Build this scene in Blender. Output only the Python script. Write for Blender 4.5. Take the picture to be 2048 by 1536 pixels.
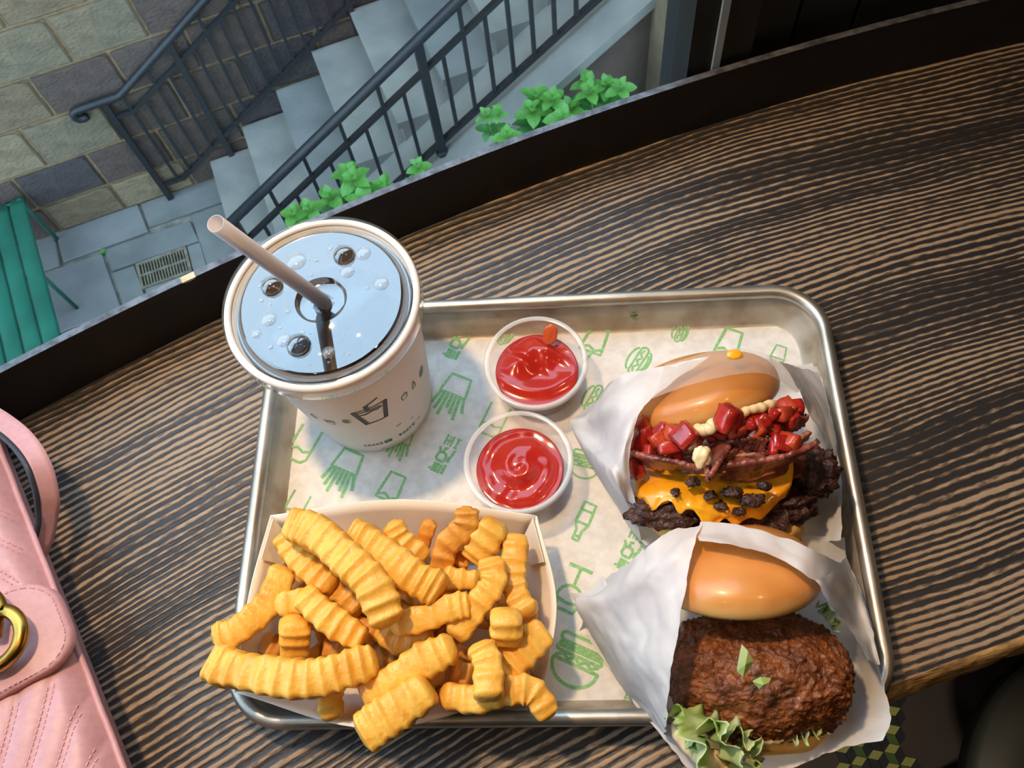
import bpy, bmesh, math, random
from mathutils import Vector, Matrix, noise
random.seed(7)
for o in list(bpy.data.objects):
    bpy.data.objects.remove(o)
SC = bpy.context.scene
COL = SC.collection
PI = math.pi

# ------------------------------------------------------------------ camera
FPX = 1700.0
FLOOR_Z = -1.05
RC = Matrix(((0.99678064, -0.00587161, -0.0799618),
             (-0.03943339, -0.9042562, -0.42516553),
             (-0.06980954, 0.42694993, -0.90157661)))
CAM = Vector((0.01531978, -0.14547161, 0.46351556))
cd = bpy.data.cameras.new('camera')
cam = bpy.data.objects.new('camera', cd)
COL.objects.link(cam)
X, Yd, Zf = RC[0].copy(), RC[1].copy(), RC[2].copy()
rm = Matrix((X, -Yd, -Zf)).transposed()
cam.matrix_world = Matrix.Translation(CAM) @ rm.to_4x4()
cd.sensor_width = 36
cd.lens = FPX / 2048 * 36
cd.clip_start = 0.01
cd.clip_end = 200
cd.dof.use_dof = True
cd.dof.focus_distance = 0.45
cd.dof.aperture_fstop = 48
SC.camera = cam

# ------------------------------------------------------------------ light
SC.view_settings.view_transform = 'Standard'
SC.view_settings.look = 'None'
SC.view_settings.gamma = 1
SC.view_settings.use_curve_mapping = False
SC.view_settings.exposure = 0.0
SC.cycles.use_denoising = True
SC.cycles.max_bounces = 8
SC.cycles.diffuse_bounces = 4
SC.cycles.glossy_bounces = 4
SC.cycles.transparent_max_bounces = 16
SC.cycles.use_adaptive_sampling = True
SC.cycles.adaptive_threshold = 0.07
SC.cycles.adaptive_min_samples = 16
SC.cycles.caustics_reflective = False
SC.cycles.caustics_refractive = False
SC.cycles.sample_clamp_indirect = 6

wd = bpy.data.worlds.new('sky')
SC.world = wd
wd.use_nodes = True
wn, wl = wd.node_tree.nodes, wd.node_tree.links
bg = wn['Background']
bg.inputs['Color'].default_value = (0.61, 0.78, 1.0, 1)
bg.inputs['Strength'].default_value = 5.2

def spot(name, loc, target, power, color, angle, blend, radius):
    l = bpy.data.lights.new(name, 'SPOT')
    l.energy = power
    l.color = color
    l.spot_size = math.radians(angle)
    l.spot_blend = blend
    l.shadow_soft_size = radius
    o = bpy.data.objects.new(name, l)
    COL.objects.link(o)
    o.location = loc
    o.rotation_euler = (Vector(target) - Vector(loc)).to_track_quat('-Z', 'Y').to_euler()
    return o
WARM = (1.0, 0.67, 0.36)
spot('pendant_light', (-0.20, 0.13, 0.80), (0.02, 0.0, 0), 21, WARM, 75, 0.9, 0.025)
spot('overhead_spot', (0.50, -0.15, 1.35), (0.10, 0.0, 0), 8, WARM, 60, 0.9, 0.03)
spot('overhead_spot', (-0.40, -0.55, 1.4), (0.49, -0.12, FLOOR_Z), 120, (1.0, 0.85, 0.65), 15, 1.0, 0.03)  # added spot without a known fixture, brightens the floor mosaic and stool
spot('overhead_spot', (-0.55, -0.75, 1.45), (-0.1, 0.0, 0), 4, WARM, 60, 0.9, 0.03)

# counter circle (the counter and window follow one curve)
CX, CY, RT, RF = 0.7419, -1.6979, 2.0602, 1.684
def arc(r, deg, z=0.0):
    a = math.radians(deg)
    return Vector((CX + r * math.cos(a), CY + r * math.sin(a), z))
A_MUL = 108.2      # the post where the glass ends
A_WIN = 150.0
Z_HEAD = 1.25
for k in range(3):
    a0 = A_MUL + (A_WIN - A_MUL) * k / 3
    a1 = A_MUL + (A_WIN - A_MUL) * (k + 1) / 3
    p0, p1 = arc(2.15, a0), arc(2.15, a1)
    l = bpy.data.lights.new('window_portal', 'AREA')
    l.shape = 'RECTANGLE'
    l.size = (p1 - p0).length
    l.size_y = Z_HEAD
    l.cycles.is_portal = True
    o = bpy.data.objects.new('window_portal', l)
    COL.objects.link(o)
    m = (p0 + p1) / 2
    m.z = Z_HEAD / 2 + 0.04
    o.location = m
    inward = Vector((CX - m.x, CY - m.y, 0))
    o.rotation_euler = inward.to_track_quat('-Z', 'Y').to_euler()

# ------------------------------------------------------------------ helpers
def P(u, v, z=0.0):
    """world point at height z that the photograph shows at pixel (u, v)"""
    c = Vector(((u - 1024) / FPX, (v - 768) / FPX, 1))
    d = RC.transposed() @ c
    return CAM + d * ((z - CAM.z) / d.z)
GZ = -4.0
EO = Vector((-3.414, 3.219, GZ))
ETH = math.radians(20.66)
ED = Vector((math.cos(ETH), math.sin(ETH), 0))
EN = Vector((-math.sin(ETH), math.cos(ETH), 0))
def E(s, t, z=0.0):
    """courtyard frame: s along the stone wall, t away from it, z above the paving"""
    return EO + ED * s - EN * t + Vector((0, 0, z))
EROT = ETH

def lin(c):
    return tuple(((x / 255) / 12.92 if x / 255 <= 0.04045 else ((x / 255 + 0.055) / 1.055) ** 2.4) for x in c)

def new_mat(name):
    m = bpy.data.materials.new(name)
    m.use_nodes = True
    nt = m.node_tree
    b = nt.nodes['Principled BSDF']
    return m, nt, b, nt.nodes['Material Output']

def mat(name, col, rough=0.5, metal=0.0, col2=None, scale=60.0, detail=4.0, bump=0.0, bscale=None, lo=0.35, hi=0.65,
        sss=0.0, coat=0.0, spec=0.5, coord='Object', stretch=None, bdist=0.001, trans=None):
    m, nt, b, out = new_mat(name)
    N, L = nt.nodes, nt.links
    b.inputs['Base Color'].default_value = (*col, 1)
    b.inputs['Roughness'].default_value = rough
    b.inputs['Metallic'].default_value = metal
    b.inputs['Specular IOR Level'].default_value = spec
    b.inputs['Coat Weight'].default_value = coat
    b.inputs['Coat Roughness'].default_value = 0.1
    if sss >= 0.2:
        b.inputs['Subsurface Weight'].default_value = sss
        b.inputs['Subsurface Radius'].default_value = (0.006, 0.003, 0.0015)
        b.inputs['Subsurface Scale'].default_value = 1.0
    tc = N.new('ShaderNodeTexCoord')
    vec = tc.outputs[coord]
    if stretch:
        mp = N.new('ShaderNodeMapping')
        mp.inputs['Scale'].default_value = stretch
        L.new(vec, mp.inputs['Vector'])
        vec = mp.outputs['Vector']
    if col2 is not None:
        nz = N.new('ShaderNodeTexNoise')
        nz.inputs['Scale'].default_value = scale
        nz.inputs['Detail'].default_value = detail
        L.new(vec, nz.inputs['Vector'])
        r = N.new('ShaderNodeValToRGB')
        r.color_ramp.elements[0].position = lo
        r.color_ramp.elements[1].position = hi
        r.color_ramp.elements[0].color = (*col, 1)
        r.color_ramp.elements[1].color = (*col2, 1)
        L.new(nz.outputs['Fac'], r.inputs['Fac'])
        L.new(r.outputs['Color'], b.inputs['Base Color'])
    if bump:
        nb = N.new('ShaderNodeTexNoise')
        nb.inputs['Scale'].default_value = bscale or scale * 3
        nb.inputs['Detail'].default_value = 5
        L.new(vec, nb.inputs['Vector'])
        bp = N.new('ShaderNodeBump')
        bp.inputs['Strength'].default_value = bump
        bp.inputs['Distance'].default_value = bdist
        L.new(nb.outputs['Fac'], bp.inputs['Height'])
        L.new(bp.outputs['Normal'], b.inputs['Normal'])
    if trans:
        # trans = (translucent weight, transparent weight, colour)
        tw, pw, tcol = trans
        tl = N.new('ShaderNodeBsdfTranslucent')
        tl.inputs['Color'].default_value = (*tcol, 1)
        mx = N.new('ShaderNodeMixShader')
        mx.inputs['Fac'].default_value = tw
        L.new(b.outputs['BSDF'], mx.inputs[1])
        L.new(tl.outputs['BSDF'], mx.inputs[2])
        last = mx
        if pw:
            tp = N.new('ShaderNodeBsdfTransparent')
            m2 = N.new('ShaderNodeMixShader')
            m2.inputs['Fac'].default_value = pw
            L.new(mx.outputs['Shader'], m2.inputs[1])
            L.new(tp.outputs['BSDF'], m2.inputs[2])
            last = m2
        L.new(last.outputs['Shader'], out.inputs['Surface'])
    return m

def clear_mat(name, tint, ior, rough=0.02, haze=0.0, hazecol=(0.8, 0.8, 0.8), hscale=0):
    """thin clear sheet: see-through with a Fresnel reflection, and a little haze"""
    m, nt, b, out = new_mat(name)
    N, L = nt.nodes, nt.links
    N.remove(b)
    tp = N.new('ShaderNodeBsdfTransparent')
    tp.inputs['Color'].default_value = (*tint, 1)
    gl = N.new('ShaderNodeBsdfGlossy')
    gl.inputs['Roughness'].default_value = rough
    gl.inputs['Color'].default_value = (1, 1, 1, 1)
    lw = N.new('ShaderNodeLayerWeight')          # Schlick reflectance, the same from both sides of the sheet
    lw.inputs['Blend'].default_value = 0.5
    pw = N.new('ShaderNodeMath'); pw.operation = 'POWER'
    pw.inputs[1].default_value = 5
    L.new(lw.outputs['Facing'], pw.inputs[0])
    f0 = ((ior - 1) / (ior + 1)) ** 2
    fr = N.new('ShaderNodeMath'); fr.operation = 'MULTIPLY_ADD'
    fr.inputs[1].default_value = 1 - f0
    fr.inputs[2].default_value = f0
    L.new(pw.outputs[0], fr.inputs[0])
    mx = N.new('ShaderNodeMixShader')
    base = tp
    if haze:
        df = N.new('ShaderNodeBsdfDiffuse')
        df.inputs['Color'].default_value = (*hazecol, 1)
        mh = N.new('ShaderNodeMixShader')
        mh.inputs['Fac'].default_value = haze
        if hscale:
            tc = N.new('ShaderNodeTexCoord')
            nz = N.new('ShaderNodeTexNoise')
            nz.inputs['Scale'].default_value = hscale
            nz.inputs['Detail'].default_value = 6
            L.new(tc.outputs['Object'], nz.inputs['Vector'])
            mr = N.new('ShaderNodeMapRange')
            mr.inputs['From Min'].default_value = 0.5
            mr.inputs['From Max'].default_value = 0.75
            mr.inputs['To Min'].default_value = haze * 0.3
            mr.inputs['To Max'].default_value = haze * 2.0
            L.new(nz.outputs['Fac'], mr.inputs['Value'])
            L.new(mr.outputs['Result'], mh.inputs['Fac'])
        L.new(tp.outputs['BSDF'], mh.inputs[1])
        L.new(df.outputs['BSDF'], mh.inputs[2])
        base = mh
    L.new(fr.outputs[0], mx.inputs['Fac'])
    L.new(base.outputs[0], mx.inputs[1])
    L.new(gl.outputs['BSDF'], mx.inputs[2])
    L.new(mx.outputs['Shader'], out.inputs['Surface'])
    return m

def obj(name, verts, faces, material, parent=None, smooth=True, origin=None):
    me = bpy.data.meshes.new(name)
    vs = [Vector(v) for v in verts]
    off = Vector((0, 0, 0))
    if origin is not None:
        off = Vector(origin)
        vs = [v - off for v in vs]
    me.from_pydata([tuple(v) for v in vs], [], faces)
    me.validate()
    bm_ = bmesh.new()
    bm_.from_mesh(me)
    bmesh.ops.recalc_face_normals(bm_, faces=bm_.faces[:])
    bm_.to_mesh(me)
    bm_.free()
    me.update()
    if smooth:
        me.polygons.foreach_set('use_smooth', [True] * len(me.polygons))
    me.materials.append(material)
    o = bpy.data.objects.new(name, me)
    COL.objects.link(o)
    o.location = off
    BASE[o.name] = off
    if parent is not None:
        adopt(o, parent)
    return o

BASE = {}
def adopt(o, parent):
    o.parent = parent
    o.matrix_parent_inverse = Matrix.Translation(-Vector(BASE[parent.name]))

def empty(name, loc=(0, 0, 0)):
    o = bpy.data.objects.new(name, None)
    o.empty_display_size = 0.02
    COL.objects.link(o)
    o.location = loc
    BASE[o.name] = Vector(loc)
    return o

def tag(o, label=None, cat=None, group=None, kind=None):
    if label: o['label'] = label
    if cat: o['category'] = cat
    if group: o['group'] = group
    if kind: o['kind'] = kind
    return o

class MB:
    """collects vertices and faces for one mesh"""
    def __init__(self):
        self.v, self.f = [], []
    def add(self, vs, fs):
        n = len(self.v)
        self.v += [Vector(x) for x in vs]
        self.f += [tuple(i + n for i in q) for q in fs]
        return self
    def box(self, a, b):
        x0, y0, z0 = a; x1, y1, z1 = b
        vs = [(x0, y0, z0), (x1, y0, z0), (x1, y1, z0), (x0, y1, z0), (x0, y0, z1), (x1, y0, z1), (x1, y1, z1), (x0, y1, z1)]
        return self.add(vs, [(0, 3, 2, 1), (4, 5, 6, 7), (0, 1, 5, 4), (1, 2, 6, 5), (2, 3, 7, 6), (3, 0, 4, 7)])
    def hexa(self, p):
        return self.add(p, [(0, 3, 2, 1), (4, 5, 6, 7), (0, 1, 5, 4), (1, 2, 6, 5), (2, 3, 7, 6), (3, 0, 4, 7)])
    def tube(self, pts, rad, seg=8, cap=True, closed=False):
        pts = [Vector(p) for p in pts]
        n = len(pts)
        rads = rad if isinstance(rad, (list, tuple)) else [rad] * n
        base = len(self.v)
        prev = None
        for i, p in enumerate(pts):
            if closed:
                t = pts[(i + 1) % n] - pts[i - 1]
            else:
                t = pts[min(i + 1, n - 1)] - pts[max(i - 1, 0)]
            t.normalize()
            if prev is None:
                ref = Vector((0, 0, 1)) if abs(t.z) < 0.9 else Vector((1, 0, 0))
                nx = t.cross(ref).normalized()
            else:
                nx = (prev - t * prev.dot(t)).normalized()
            prev = nx
            ny = t.cross(nx)
            for k in range(seg):
                a = 2 * PI * k / seg
                self.v.append(p + (nx * math.cos(a) + ny * math.sin(a)) * rads[i])
        rng = n if closed else n - 1
        for i in range(rng):
            j = (i + 1) % n
            for k in range(seg):
                k2 = (k + 1) % seg
                self.f.append((base + i * seg + k, base + i * seg + k2, base + j * seg + k2, base + j * seg + k))
        if cap and not closed:
            self.f.append(tuple(base + k for k in range(seg))[::-1])
            self.f.append(tuple(base + (n - 1) * seg + k for k in range(seg)))
        return self
    def bar(self, a, b, w, h, up=(0, 0, 1)):
        a, b = Vector(a), Vector(b)
        t = (b - a).normalized()
        side = t.cross(Vector(up))
        if side.length < 1e-4:
            side = t.cross(ED)
        side.normalize()
        u2 = side.cross(t).normalized()
        s, u = side * w / 2, u2 * h / 2
        return self.hexa([a - s - u, b - s - u, b + s - u, a + s - u, a - s + u, b - s + u, b + s + u, a + s + u])
    def build(self, name, material, parent=None, smooth=False, origin=None):
        return obj(name, self.v, self.f, material, parent, smooth, origin)

def lathe(profile, seg=64, c=(0, 0, 0), cap0=False, cap1=False):
    vs, fs = [], []
    for r, z in profile:
        for k in range(seg):
            a = 2 * PI * k / seg
            vs.append((c[0] + r * math.cos(a), c[1] + r * math.sin(a), c[2] + z))
    n = len(profile)
    for i in range(n - 1):
        for k in range(seg):
            k2 = (k + 1) % seg
            fs.append((i * seg + k, i * seg + k2, (i + 1) * seg + k2, (i + 1) * seg + k))
    if cap0: fs.append(tuple(range(seg))[::-1])
    if cap1: fs.append(tuple((n - 1) * seg + k for k in range(seg)))
    return vs, fs

def cr(p, t):
    """Catmull-Rom through the list p of Vectors, t in 0..1"""
    n = len(p) - 1
    x = min(max(t, 0), 1) * n
    i = min(int(x), n - 1)
    f = x - i
    p1, p2 = p[i], p[i + 1]
    p0 = p[i - 1] if i > 0 else p1 * 2 - p2
    p3 = p[i + 2] if i + 2 <= n else p2 * 2 - p1
    return 0.5 * ((2 * p1) + (p2 - p0) * f + (2 * p0 - 5 * p1 + 4 * p2 - p3) * f * f + (3 * p1 - p0 - 3 * p2 + p3) * f ** 3)

def grid_faces(nu, nv):
    return [(i * nv + j, i * nv + j + 1, (i + 1) * nv + j + 1, (i + 1) * nv + j) for i in range(nu - 1) for j in range(nv - 1)]

def fbm(v, o=4):
    return noise.fractal(Vector(v), 1.0, 2.0, o)

# ------------------------------------------------------------------ materials
def wood_mat():
    m, nt, b, out = new_mat('charred_wood')
    N, L = nt.nodes, nt.links
    def math_(op, a, c=None):
        n = N.new('ShaderNodeMath'); n.operation = op
        for i, x in enumerate((a, c)):
            if x is None: continue
            if isinstance(x, (int, float)): n.inputs[i].default_value = x
            else: L.new(x, n.inputs[i])
        return n.outputs[0]
    g = N.new('ShaderNodeNewGeometry')
    sx = N.new('ShaderNodeSeparateXYZ')
    L.new(g.outputs['Position'], sx.inputs[0])
    dx = math_('SUBTRACT', sx.outputs[0], CX)
    dy = math_('SUBTRACT', sx.outputs[1], CY)
    r = math_('SQRT', math_('ADD', math_('MULTIPLY', dx, dx), math_('MULTIPLY', dy, dy)))
    th = math_('MULTIPLY', math_('ARCTAN2', dy, dx), 1.9)
    def nz(kr, kt, scale=1.0, detail=2.0, rough=0.5, zz=0.0):
        cmb = N.new('ShaderNodeCombineXYZ')
        L.new(math_('MULTIPLY', rr, kr), cmb.inputs[0])
        L.new(math_('MULTIPLY', th, kt), cmb.inputs[1])
        cmb.inputs[2].default_value = zz
        n = N.new('ShaderNodeTexNoise')
        n.inputs['Scale'].default_value = scale
        n.inputs['Detail'].default_value = detail
        n.inputs['Roughness'].default_value = rough
        L.new(cmb.outputs[0], n.inputs['Vector'])
        return n.outputs['Fac']
    rr = r
    n1 = nz(9, 3.4, detail=2.5)
    rr = math_('ADD', r, math_('MULTIPLY', math_('SUBTRACT', n1, 0.5), 0.030))
    n2 = nz(15, 0.8, detail=1.0, zz=3.1)            # changes the ring spacing
    n3 = nz(170, 3.0, detail=2.0, zz=7.7)           # uneven ring width
    ph = math_('ADD', math_('MULTIPLY', rr, 2 * PI / 0.0044), math_('MULTIPLY', n2, 44.0))
    wave = math_('MULTIPLY', math_('ADD', math_('SINE', ph), 1.0), 0.5)
    fine = nz(800, 150, detail=3.0, zz=1.3)
    broad = nz(22, 2.2, detail=2.0, zz=11.0)
    h = math_('ADD', math_('ADD', math_('MULTIPLY', wave, 0.62), math_('MULTIPLY', n3, 0.75)), math_('MULTIPLY', math_('SUBTRACT', fine, 0.5), 0.85))
    h = math_('ADD', h, math_('MULTIPLY', math_('SUBTRACT', broad, 0.5), 1.1))
    rp = N.new('ShaderNodeValToRGB')
    e = rp.color_ramp.elements
    e[0].position = 0.66; e[0].color = (0.024, 0.022, 0.023, 1)
    e[1].position = 1.04; e[1].color = (0.36, 0.255, 0.165, 1)
    e2 = rp.color_ramp.elements.new(0.82); e2.color = (0.12, 0.082, 0.055, 1)
    L.new(h, rp.inputs['Fac'])
    L.new(rp.outputs['Color'], b.inputs['Base Color'])
    rr2 = N.new('ShaderNodeMapRange')
    rr2.inputs['From Min'].default_value = 0.5
    rr2.inputs['From Max'].default_value = 1.0
    rr2.inputs['To Min'].default_value = 0.40
    rr2.inputs['To Max'].default_value = 0.5
    L.new(h, rr2.inputs['Value'])
    L.new(rr2.outputs[0], b.inputs['Roughness'])
    bp = N.new('ShaderNodeBump')
    bp.inputs['Strength'].default_value = 0.5
    bp.inputs['Distance'].default_value = 0.0012
    L.new(h, bp.inputs['Height'])
    L.new(bp.outputs['Normal'], b.inputs['Normal'])
    b.inputs['Specular IOR Level'].default_value = 0.45
    return m

M_wood = wood_mat()
M_edge = mat('worn_bare_wood', lin((120, 84, 50)), 0.6, col2=lin((205, 165, 105)), scale=90, stretch=(1, 1, 4), bump=0.8, bscale=300)
M_dark = mat('black_painted_metal', (0.012, 0.012, 0.013), 0.55, col2=(0.018, 0.018, 0.019), scale=40, spec=0.3)
M_wornlight = mat('worn_bare_highlight', lin((112, 116, 124)), 0.4, 0.3, col2=lin((66, 68, 74)), scale=160, detail=6)
M_chip = mat('chipped_cream_paint', lin((215, 205, 175)), 0.6, col2=lin((190, 175, 140)), scale=200)
M_frame = mat('dark_bronze_frame', (0.011, 0.014, 0.015), 0.55, col2=(0.015, 0.018, 0.02), scale=30, spec=0.3)
M_pier = mat('cream_stone', lin((196, 182, 150)), 0.85, col2=lin((172, 158, 128)), scale=5, detail=8, bump=0.4, bscale=18, bdist=0.02)
M_seal = mat('pale_glazing_seal', lin((150, 170, 190)), 0.35, col2=lin((165, 185, 200)), scale=50)
M_panel = mat('black_wall_panel', (0.010, 0.011, 0.012), 0.6, col2=(0.014, 0.015, 0.016), scale=20)
M_room = mat('dark_plaster', (0.035, 0.03, 0.027), 0.8, col2=(0.05, 0.043, 0.038), scale=5)
M_glass = clear_mat('window_glass', (0.86, 0.92, 0.93), 1.20, 0.0, 0.012, (0.8, 0.85, 0.9), 5)
M_alu = mat('worn_aluminium', lin((196, 190, 180)), 0.38, 0.85, col2=lin((166, 158, 146)), scale=45, detail=6, bump=0.15, bscale=250, bdist=0.0004)
M_aluin = mat('stained_aluminium', lin((190, 182, 168)), 0.5, 0.55, col2=lin((150, 132, 110)), scale=60, detail=8, lo=0.42, hi=0.75, bump=0.12, bscale=300, bdist=0.0004)
M_liner = mat('greaseproof_liner', lin((232, 230, 226)), 0.6, col2=lin((216, 213, 208)), scale=170, detail=6, bump=0.06, bscale=120, bdist=0.0006)
M_green = mat('green_print', lin((122, 184, 116)), 0.6, col2=lin((150, 200, 140)), scale=700, lo=0.4, hi=0.6)
M_cup = mat('white_paper_cup', lin((236, 230, 224)), 0.42, col2=lin((231, 224, 217)), scale=30, spec=0.35)
M_black = mat('black_print', (0.02, 0.018, 0.02), 0.5, col2=(0.03, 0.028, 0.03), scale=300)
M_cgreen = mat('dark_green_print', lin((70, 112, 62)), 0.5, col2=lin((86, 125, 76)), scale=600)
M_stain = mat('tan_stain', lin((205, 160, 125)), 0.5, col2=lin((215, 175, 145)), scale=800)
M_lid = clear_mat('clear_plastic_lid', (0.90, 0.93, 0.95), 2.6, 0.015)
M_lidrim = clear_mat('clear_lid_rim', (0.97, 0.97, 0.97), 1.5, 0.05)
M_drop = clear_mat('water_drop', (0.96, 0.97, 0.98), 1.7, 0.02, 0.12, (0.85, 0.88, 0.92))
M_cola = mat('iced_cola', (0.02, 0.009, 0.005), 0.1, col2=(0.035, 0.016, 0.009), scale=60)
M_straw = mat('frosted_straw', lin((232, 226, 226)), 0.45, col2=lin((224, 218, 220)), scale=40, trans=(0.45, 0.12, lin((205, 200, 205))))
M_scup = clear_mat('frosted_portion_cup', (0.97, 0.965, 0.96), 1.5, 0.12, 0.22, (0.92, 0.9, 0.89))
M_srim = clear_mat('frosted_cup_rim', (0.95, 0.95, 0.95), 1.5, 0.15, 0.42, (0.93, 0.91, 0.9))
M_ketch = mat('ketchup_red', (0.40, 0.017, 0.012), 0.16, col2=(0.46, 0.026, 0.015), scale=90, sss=0.10, coat=0.1)
M_smear = mat('ketchup_smear', (0.62, 0.10, 0.03), 0.2, col2=(0.66, 0.14, 0.05), scale=120, sss=0.2)
M_boat = mat('white_paperboard', lin((244, 236, 224)), 0.6, col2=lin((240, 230, 216)), scale=50)
M_paper = mat('waxed_wrap', lin((236, 234, 234)), 0.42, col2=lin((224, 221, 222)), scale=90, detail=6, bump=0.12, bscale=160, bdist=0.0008, trans=(0.30, 0.0, lin((235, 232, 230))))
M_gpaper = mat('greasy_waxed_wrap', lin((232, 226, 218)), 0.35, col2=lin((220, 210, 200)), scale=60, detail=6, bump=0.1, bscale=140, bdist=0.0008, trans=(0.35, 0.60, lin((235, 225, 215))))
M_bun = mat('glazed_bun', lin((212, 146, 74)), 0.36, col2=lin((190, 112, 46)), scale=26, detail=5, lo=0.3, hi=0.8, sss=0.1, coat=0.25, bump=0.10, bscale=90, bdist=0.001)
def bake_mix(m):
    nt = m.node_tree
    N, L = nt.nodes, nt.links
    b = nt.nodes['Principled BSDF']
    at = N.new('ShaderNodeAttribute')
    at.attribute_name = 'bake'
    mx = N.new('ShaderNodeMix')
    mx.data_type = 'RGBA'
    src = b.inputs['Base Color'].links[0].from_socket
    L.new(at.outputs['Fac'], mx.inputs['Factor'])
    mx.inputs['A'].default_value = (*lin((228, 182, 112)), 1)
    L.new(src, mx.inputs['B'])
    L.new(mx.outputs['Result'], b.inputs['Base Color'])
def set_bake(o, prof, seg, h):
    at = o.data.attributes.new('bake', 'FLOAT', 'POINT')
    vals = []
    for i, (r, y) in enumerate(prof):
        for k in range(seg):
            t = (y / h - 0.05) / 0.40 + 0.25 * noise.noise((k * 0.35, i * 0.4, 2.0))
            vals.append(max(0.0, min(1.0, t)))
    at.data.foreach_set('value', vals)
bake_mix(M_bun)
M_bunlow = mat('pale_bun_crumb', lin((226, 180, 100)), 0.6, col2=lin((204, 150, 72)), scale=70, sss=0.15, bump=0.2, bscale=250)
M_patty = mat('seared_beef', lin((86, 56, 48)), 0.36, col2=lin((40, 24, 21)), scale=260, detail=6, bump=0.9, bscale=420, bdist=0.002)
M_cheese = mat('melted_cheese', lin((242, 172, 34)), 0.22, col2=lin((226, 142, 18)), scale=70, lo=0.3, hi=0.85, sss=0.2, coat=0.35, bump=0.15, bscale=150)
M_bacon = mat('fried_bacon', lin((168, 94, 78)), 0.3, col2=lin((92, 42, 34)), scale=120, detail=4, stretch=(1, 1, 1), coat=0.35, bump=0.5, bscale=350)
M_bfat = mat('bacon_fat', lin((186, 128, 108)), 0.3, col2=lin((160, 96, 78)), scale=140, coat=0.3, bump=0.3, bscale=300)
M_pep = mat('red_pepper', (0.44, 0.028, 0.018), 0.18, col2=(0.27, 0.012, 0.010), scale=130, coat=0.5, sss=0.15)
M_pepo = mat('orange_red_pepper', (0.52, 0.075, 0.025), 0.2, col2=(0.38, 0.032, 0.016), scale=130, coat=0.4, sss=0.15)
M_sauce = mat('pale_sauce', lin((238, 212, 168)), 0.25, col2=lin((228, 196, 146)), scale=120, sss=0.2)
M_chick = mat('fried_chicken_crust', lin((146, 84, 42)), 0.42, col2=lin((80, 38, 18)), scale=130, detail=8, lo=0.3, hi=0.7, bump=1.0, bscale=330, bdist=0.0022, coat=0.12)
M_lett = mat('pale_lettuce', lin((222, 228, 182)), 0.4, col2=lin((176, 202, 106)), scale=80, trans=(0.3, 0, lin((180, 215, 90))))
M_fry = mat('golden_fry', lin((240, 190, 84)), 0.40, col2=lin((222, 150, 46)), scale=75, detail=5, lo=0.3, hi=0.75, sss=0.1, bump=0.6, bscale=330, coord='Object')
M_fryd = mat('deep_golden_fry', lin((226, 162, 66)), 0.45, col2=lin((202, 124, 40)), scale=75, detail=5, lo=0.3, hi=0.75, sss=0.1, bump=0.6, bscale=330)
M_pink = mat('pink_leather', lin((206, 154, 156)), 0.45, col2=lin((198, 145, 148)), scale=300, detail=6, bump=0.08, bscale=900, bdist=0.0004)
M_pinkd = mat('pink_thread', lin((196, 138, 142)), 0.6, col2=lin((206, 150, 154)), scale=500)
M_navy = mat('dark_strap_edge', (0.018, 0.02, 0.03), 0.45, col2=(0.025, 0.027, 0.038), scale=200)
M_gold = mat('aged_gold', lin((196, 156, 76)), 0.3, 1.0, col2=lin((140, 106, 46)), scale=60)
STONE = [mat('grey_green_stone', lin((122, 108, 84)), 0.85, col2=lin((102, 92, 74)), scale=5, detail=8, bump=0.5, bscale=18, bdist=0.02),
         mat('tan_stone', lin((122, 104, 80)), 0.85, col2=lin((102, 86, 66)), scale=5, detail=8, bump=0.5, bscale=18, bdist=0.02),
         mat('brown_stone', lin((88, 72, 62)), 0.85, col2=lin((72, 60, 53)), scale=5, detail=8, bump=0.5, bscale=18, bdist=0.02),
         mat('dark_slate_stone', lin((72, 63, 62)), 0.85, col2=lin((58, 52, 52)), scale=5, detail=8, bump=0.5, bscale=18, bdist=0.02),
         mat('pale_stone', lin((138, 122, 94)), 0.85, col2=lin((116, 102, 78)), scale=5, detail=8, bump=0.5, bscale=18, bdist=0.02)]
M_mortar = mat('tan_mortar', lin((158, 130, 94)), 0.9, col2=lin((134, 110, 80)), scale=30, bump=0.4, bscale=80)
M_blue = mat('bluestone', lin((122, 124, 120)), 0.55, col2=lin((102, 105, 103)), scale=3.5, detail=8, bump=0.2, bscale=30, bdist=0.01)
M_blue2 = mat('blue_grey_stone', lin((128, 128, 128)), 0.55, col2=lin((108, 110, 110)), scale=3.5, detail=8, bump=0.2, bscale=30, bdist=0.01)
M_joint = mat('dirty_joint', lin((92, 88, 78)), 0.9, col2=lin((130, 126, 116)), scale=14)
M_concrete = mat('smooth_concrete', lin((140, 138, 130)), 0.55, col2=lin((118, 118, 112)), scale=4, detail=8, bump=0.15, bscale=40, bdist=0.01)
M_iron = mat('black_iron', (0.012, 0.014, 0.016), 0.42, col2=(0.017, 0.019, 0.022), scale=40, spec=0.35)
M_brass = mat('weathered_grate', lin((150, 144, 124)), 0.5, 0.4, col2=lin((118, 112, 96)), scale=20)
M_hole = mat('drain_dark', (0.01, 0.01, 0.01), 0.9, col2=(0.015, 0.015, 0.015), scale=20)
M_bench = mat('green_enamel', lin((26, 100, 82)), 0.4, col2=lin((20, 86, 70)), scale=6)
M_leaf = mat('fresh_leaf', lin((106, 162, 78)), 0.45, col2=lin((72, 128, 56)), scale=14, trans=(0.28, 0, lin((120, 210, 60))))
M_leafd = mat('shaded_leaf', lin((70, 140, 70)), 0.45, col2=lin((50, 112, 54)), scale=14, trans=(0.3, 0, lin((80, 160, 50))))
M_stem = mat('plant_stem', lin((80, 70, 50)), 0.7, col2=lin((96, 110, 60)), scale=30)
M_soil = mat('planter_soil', lin((50, 44, 36)), 0.95, col2=lin((70, 62, 48)), scale=20, bump=0.6, bscale=60)
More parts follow.
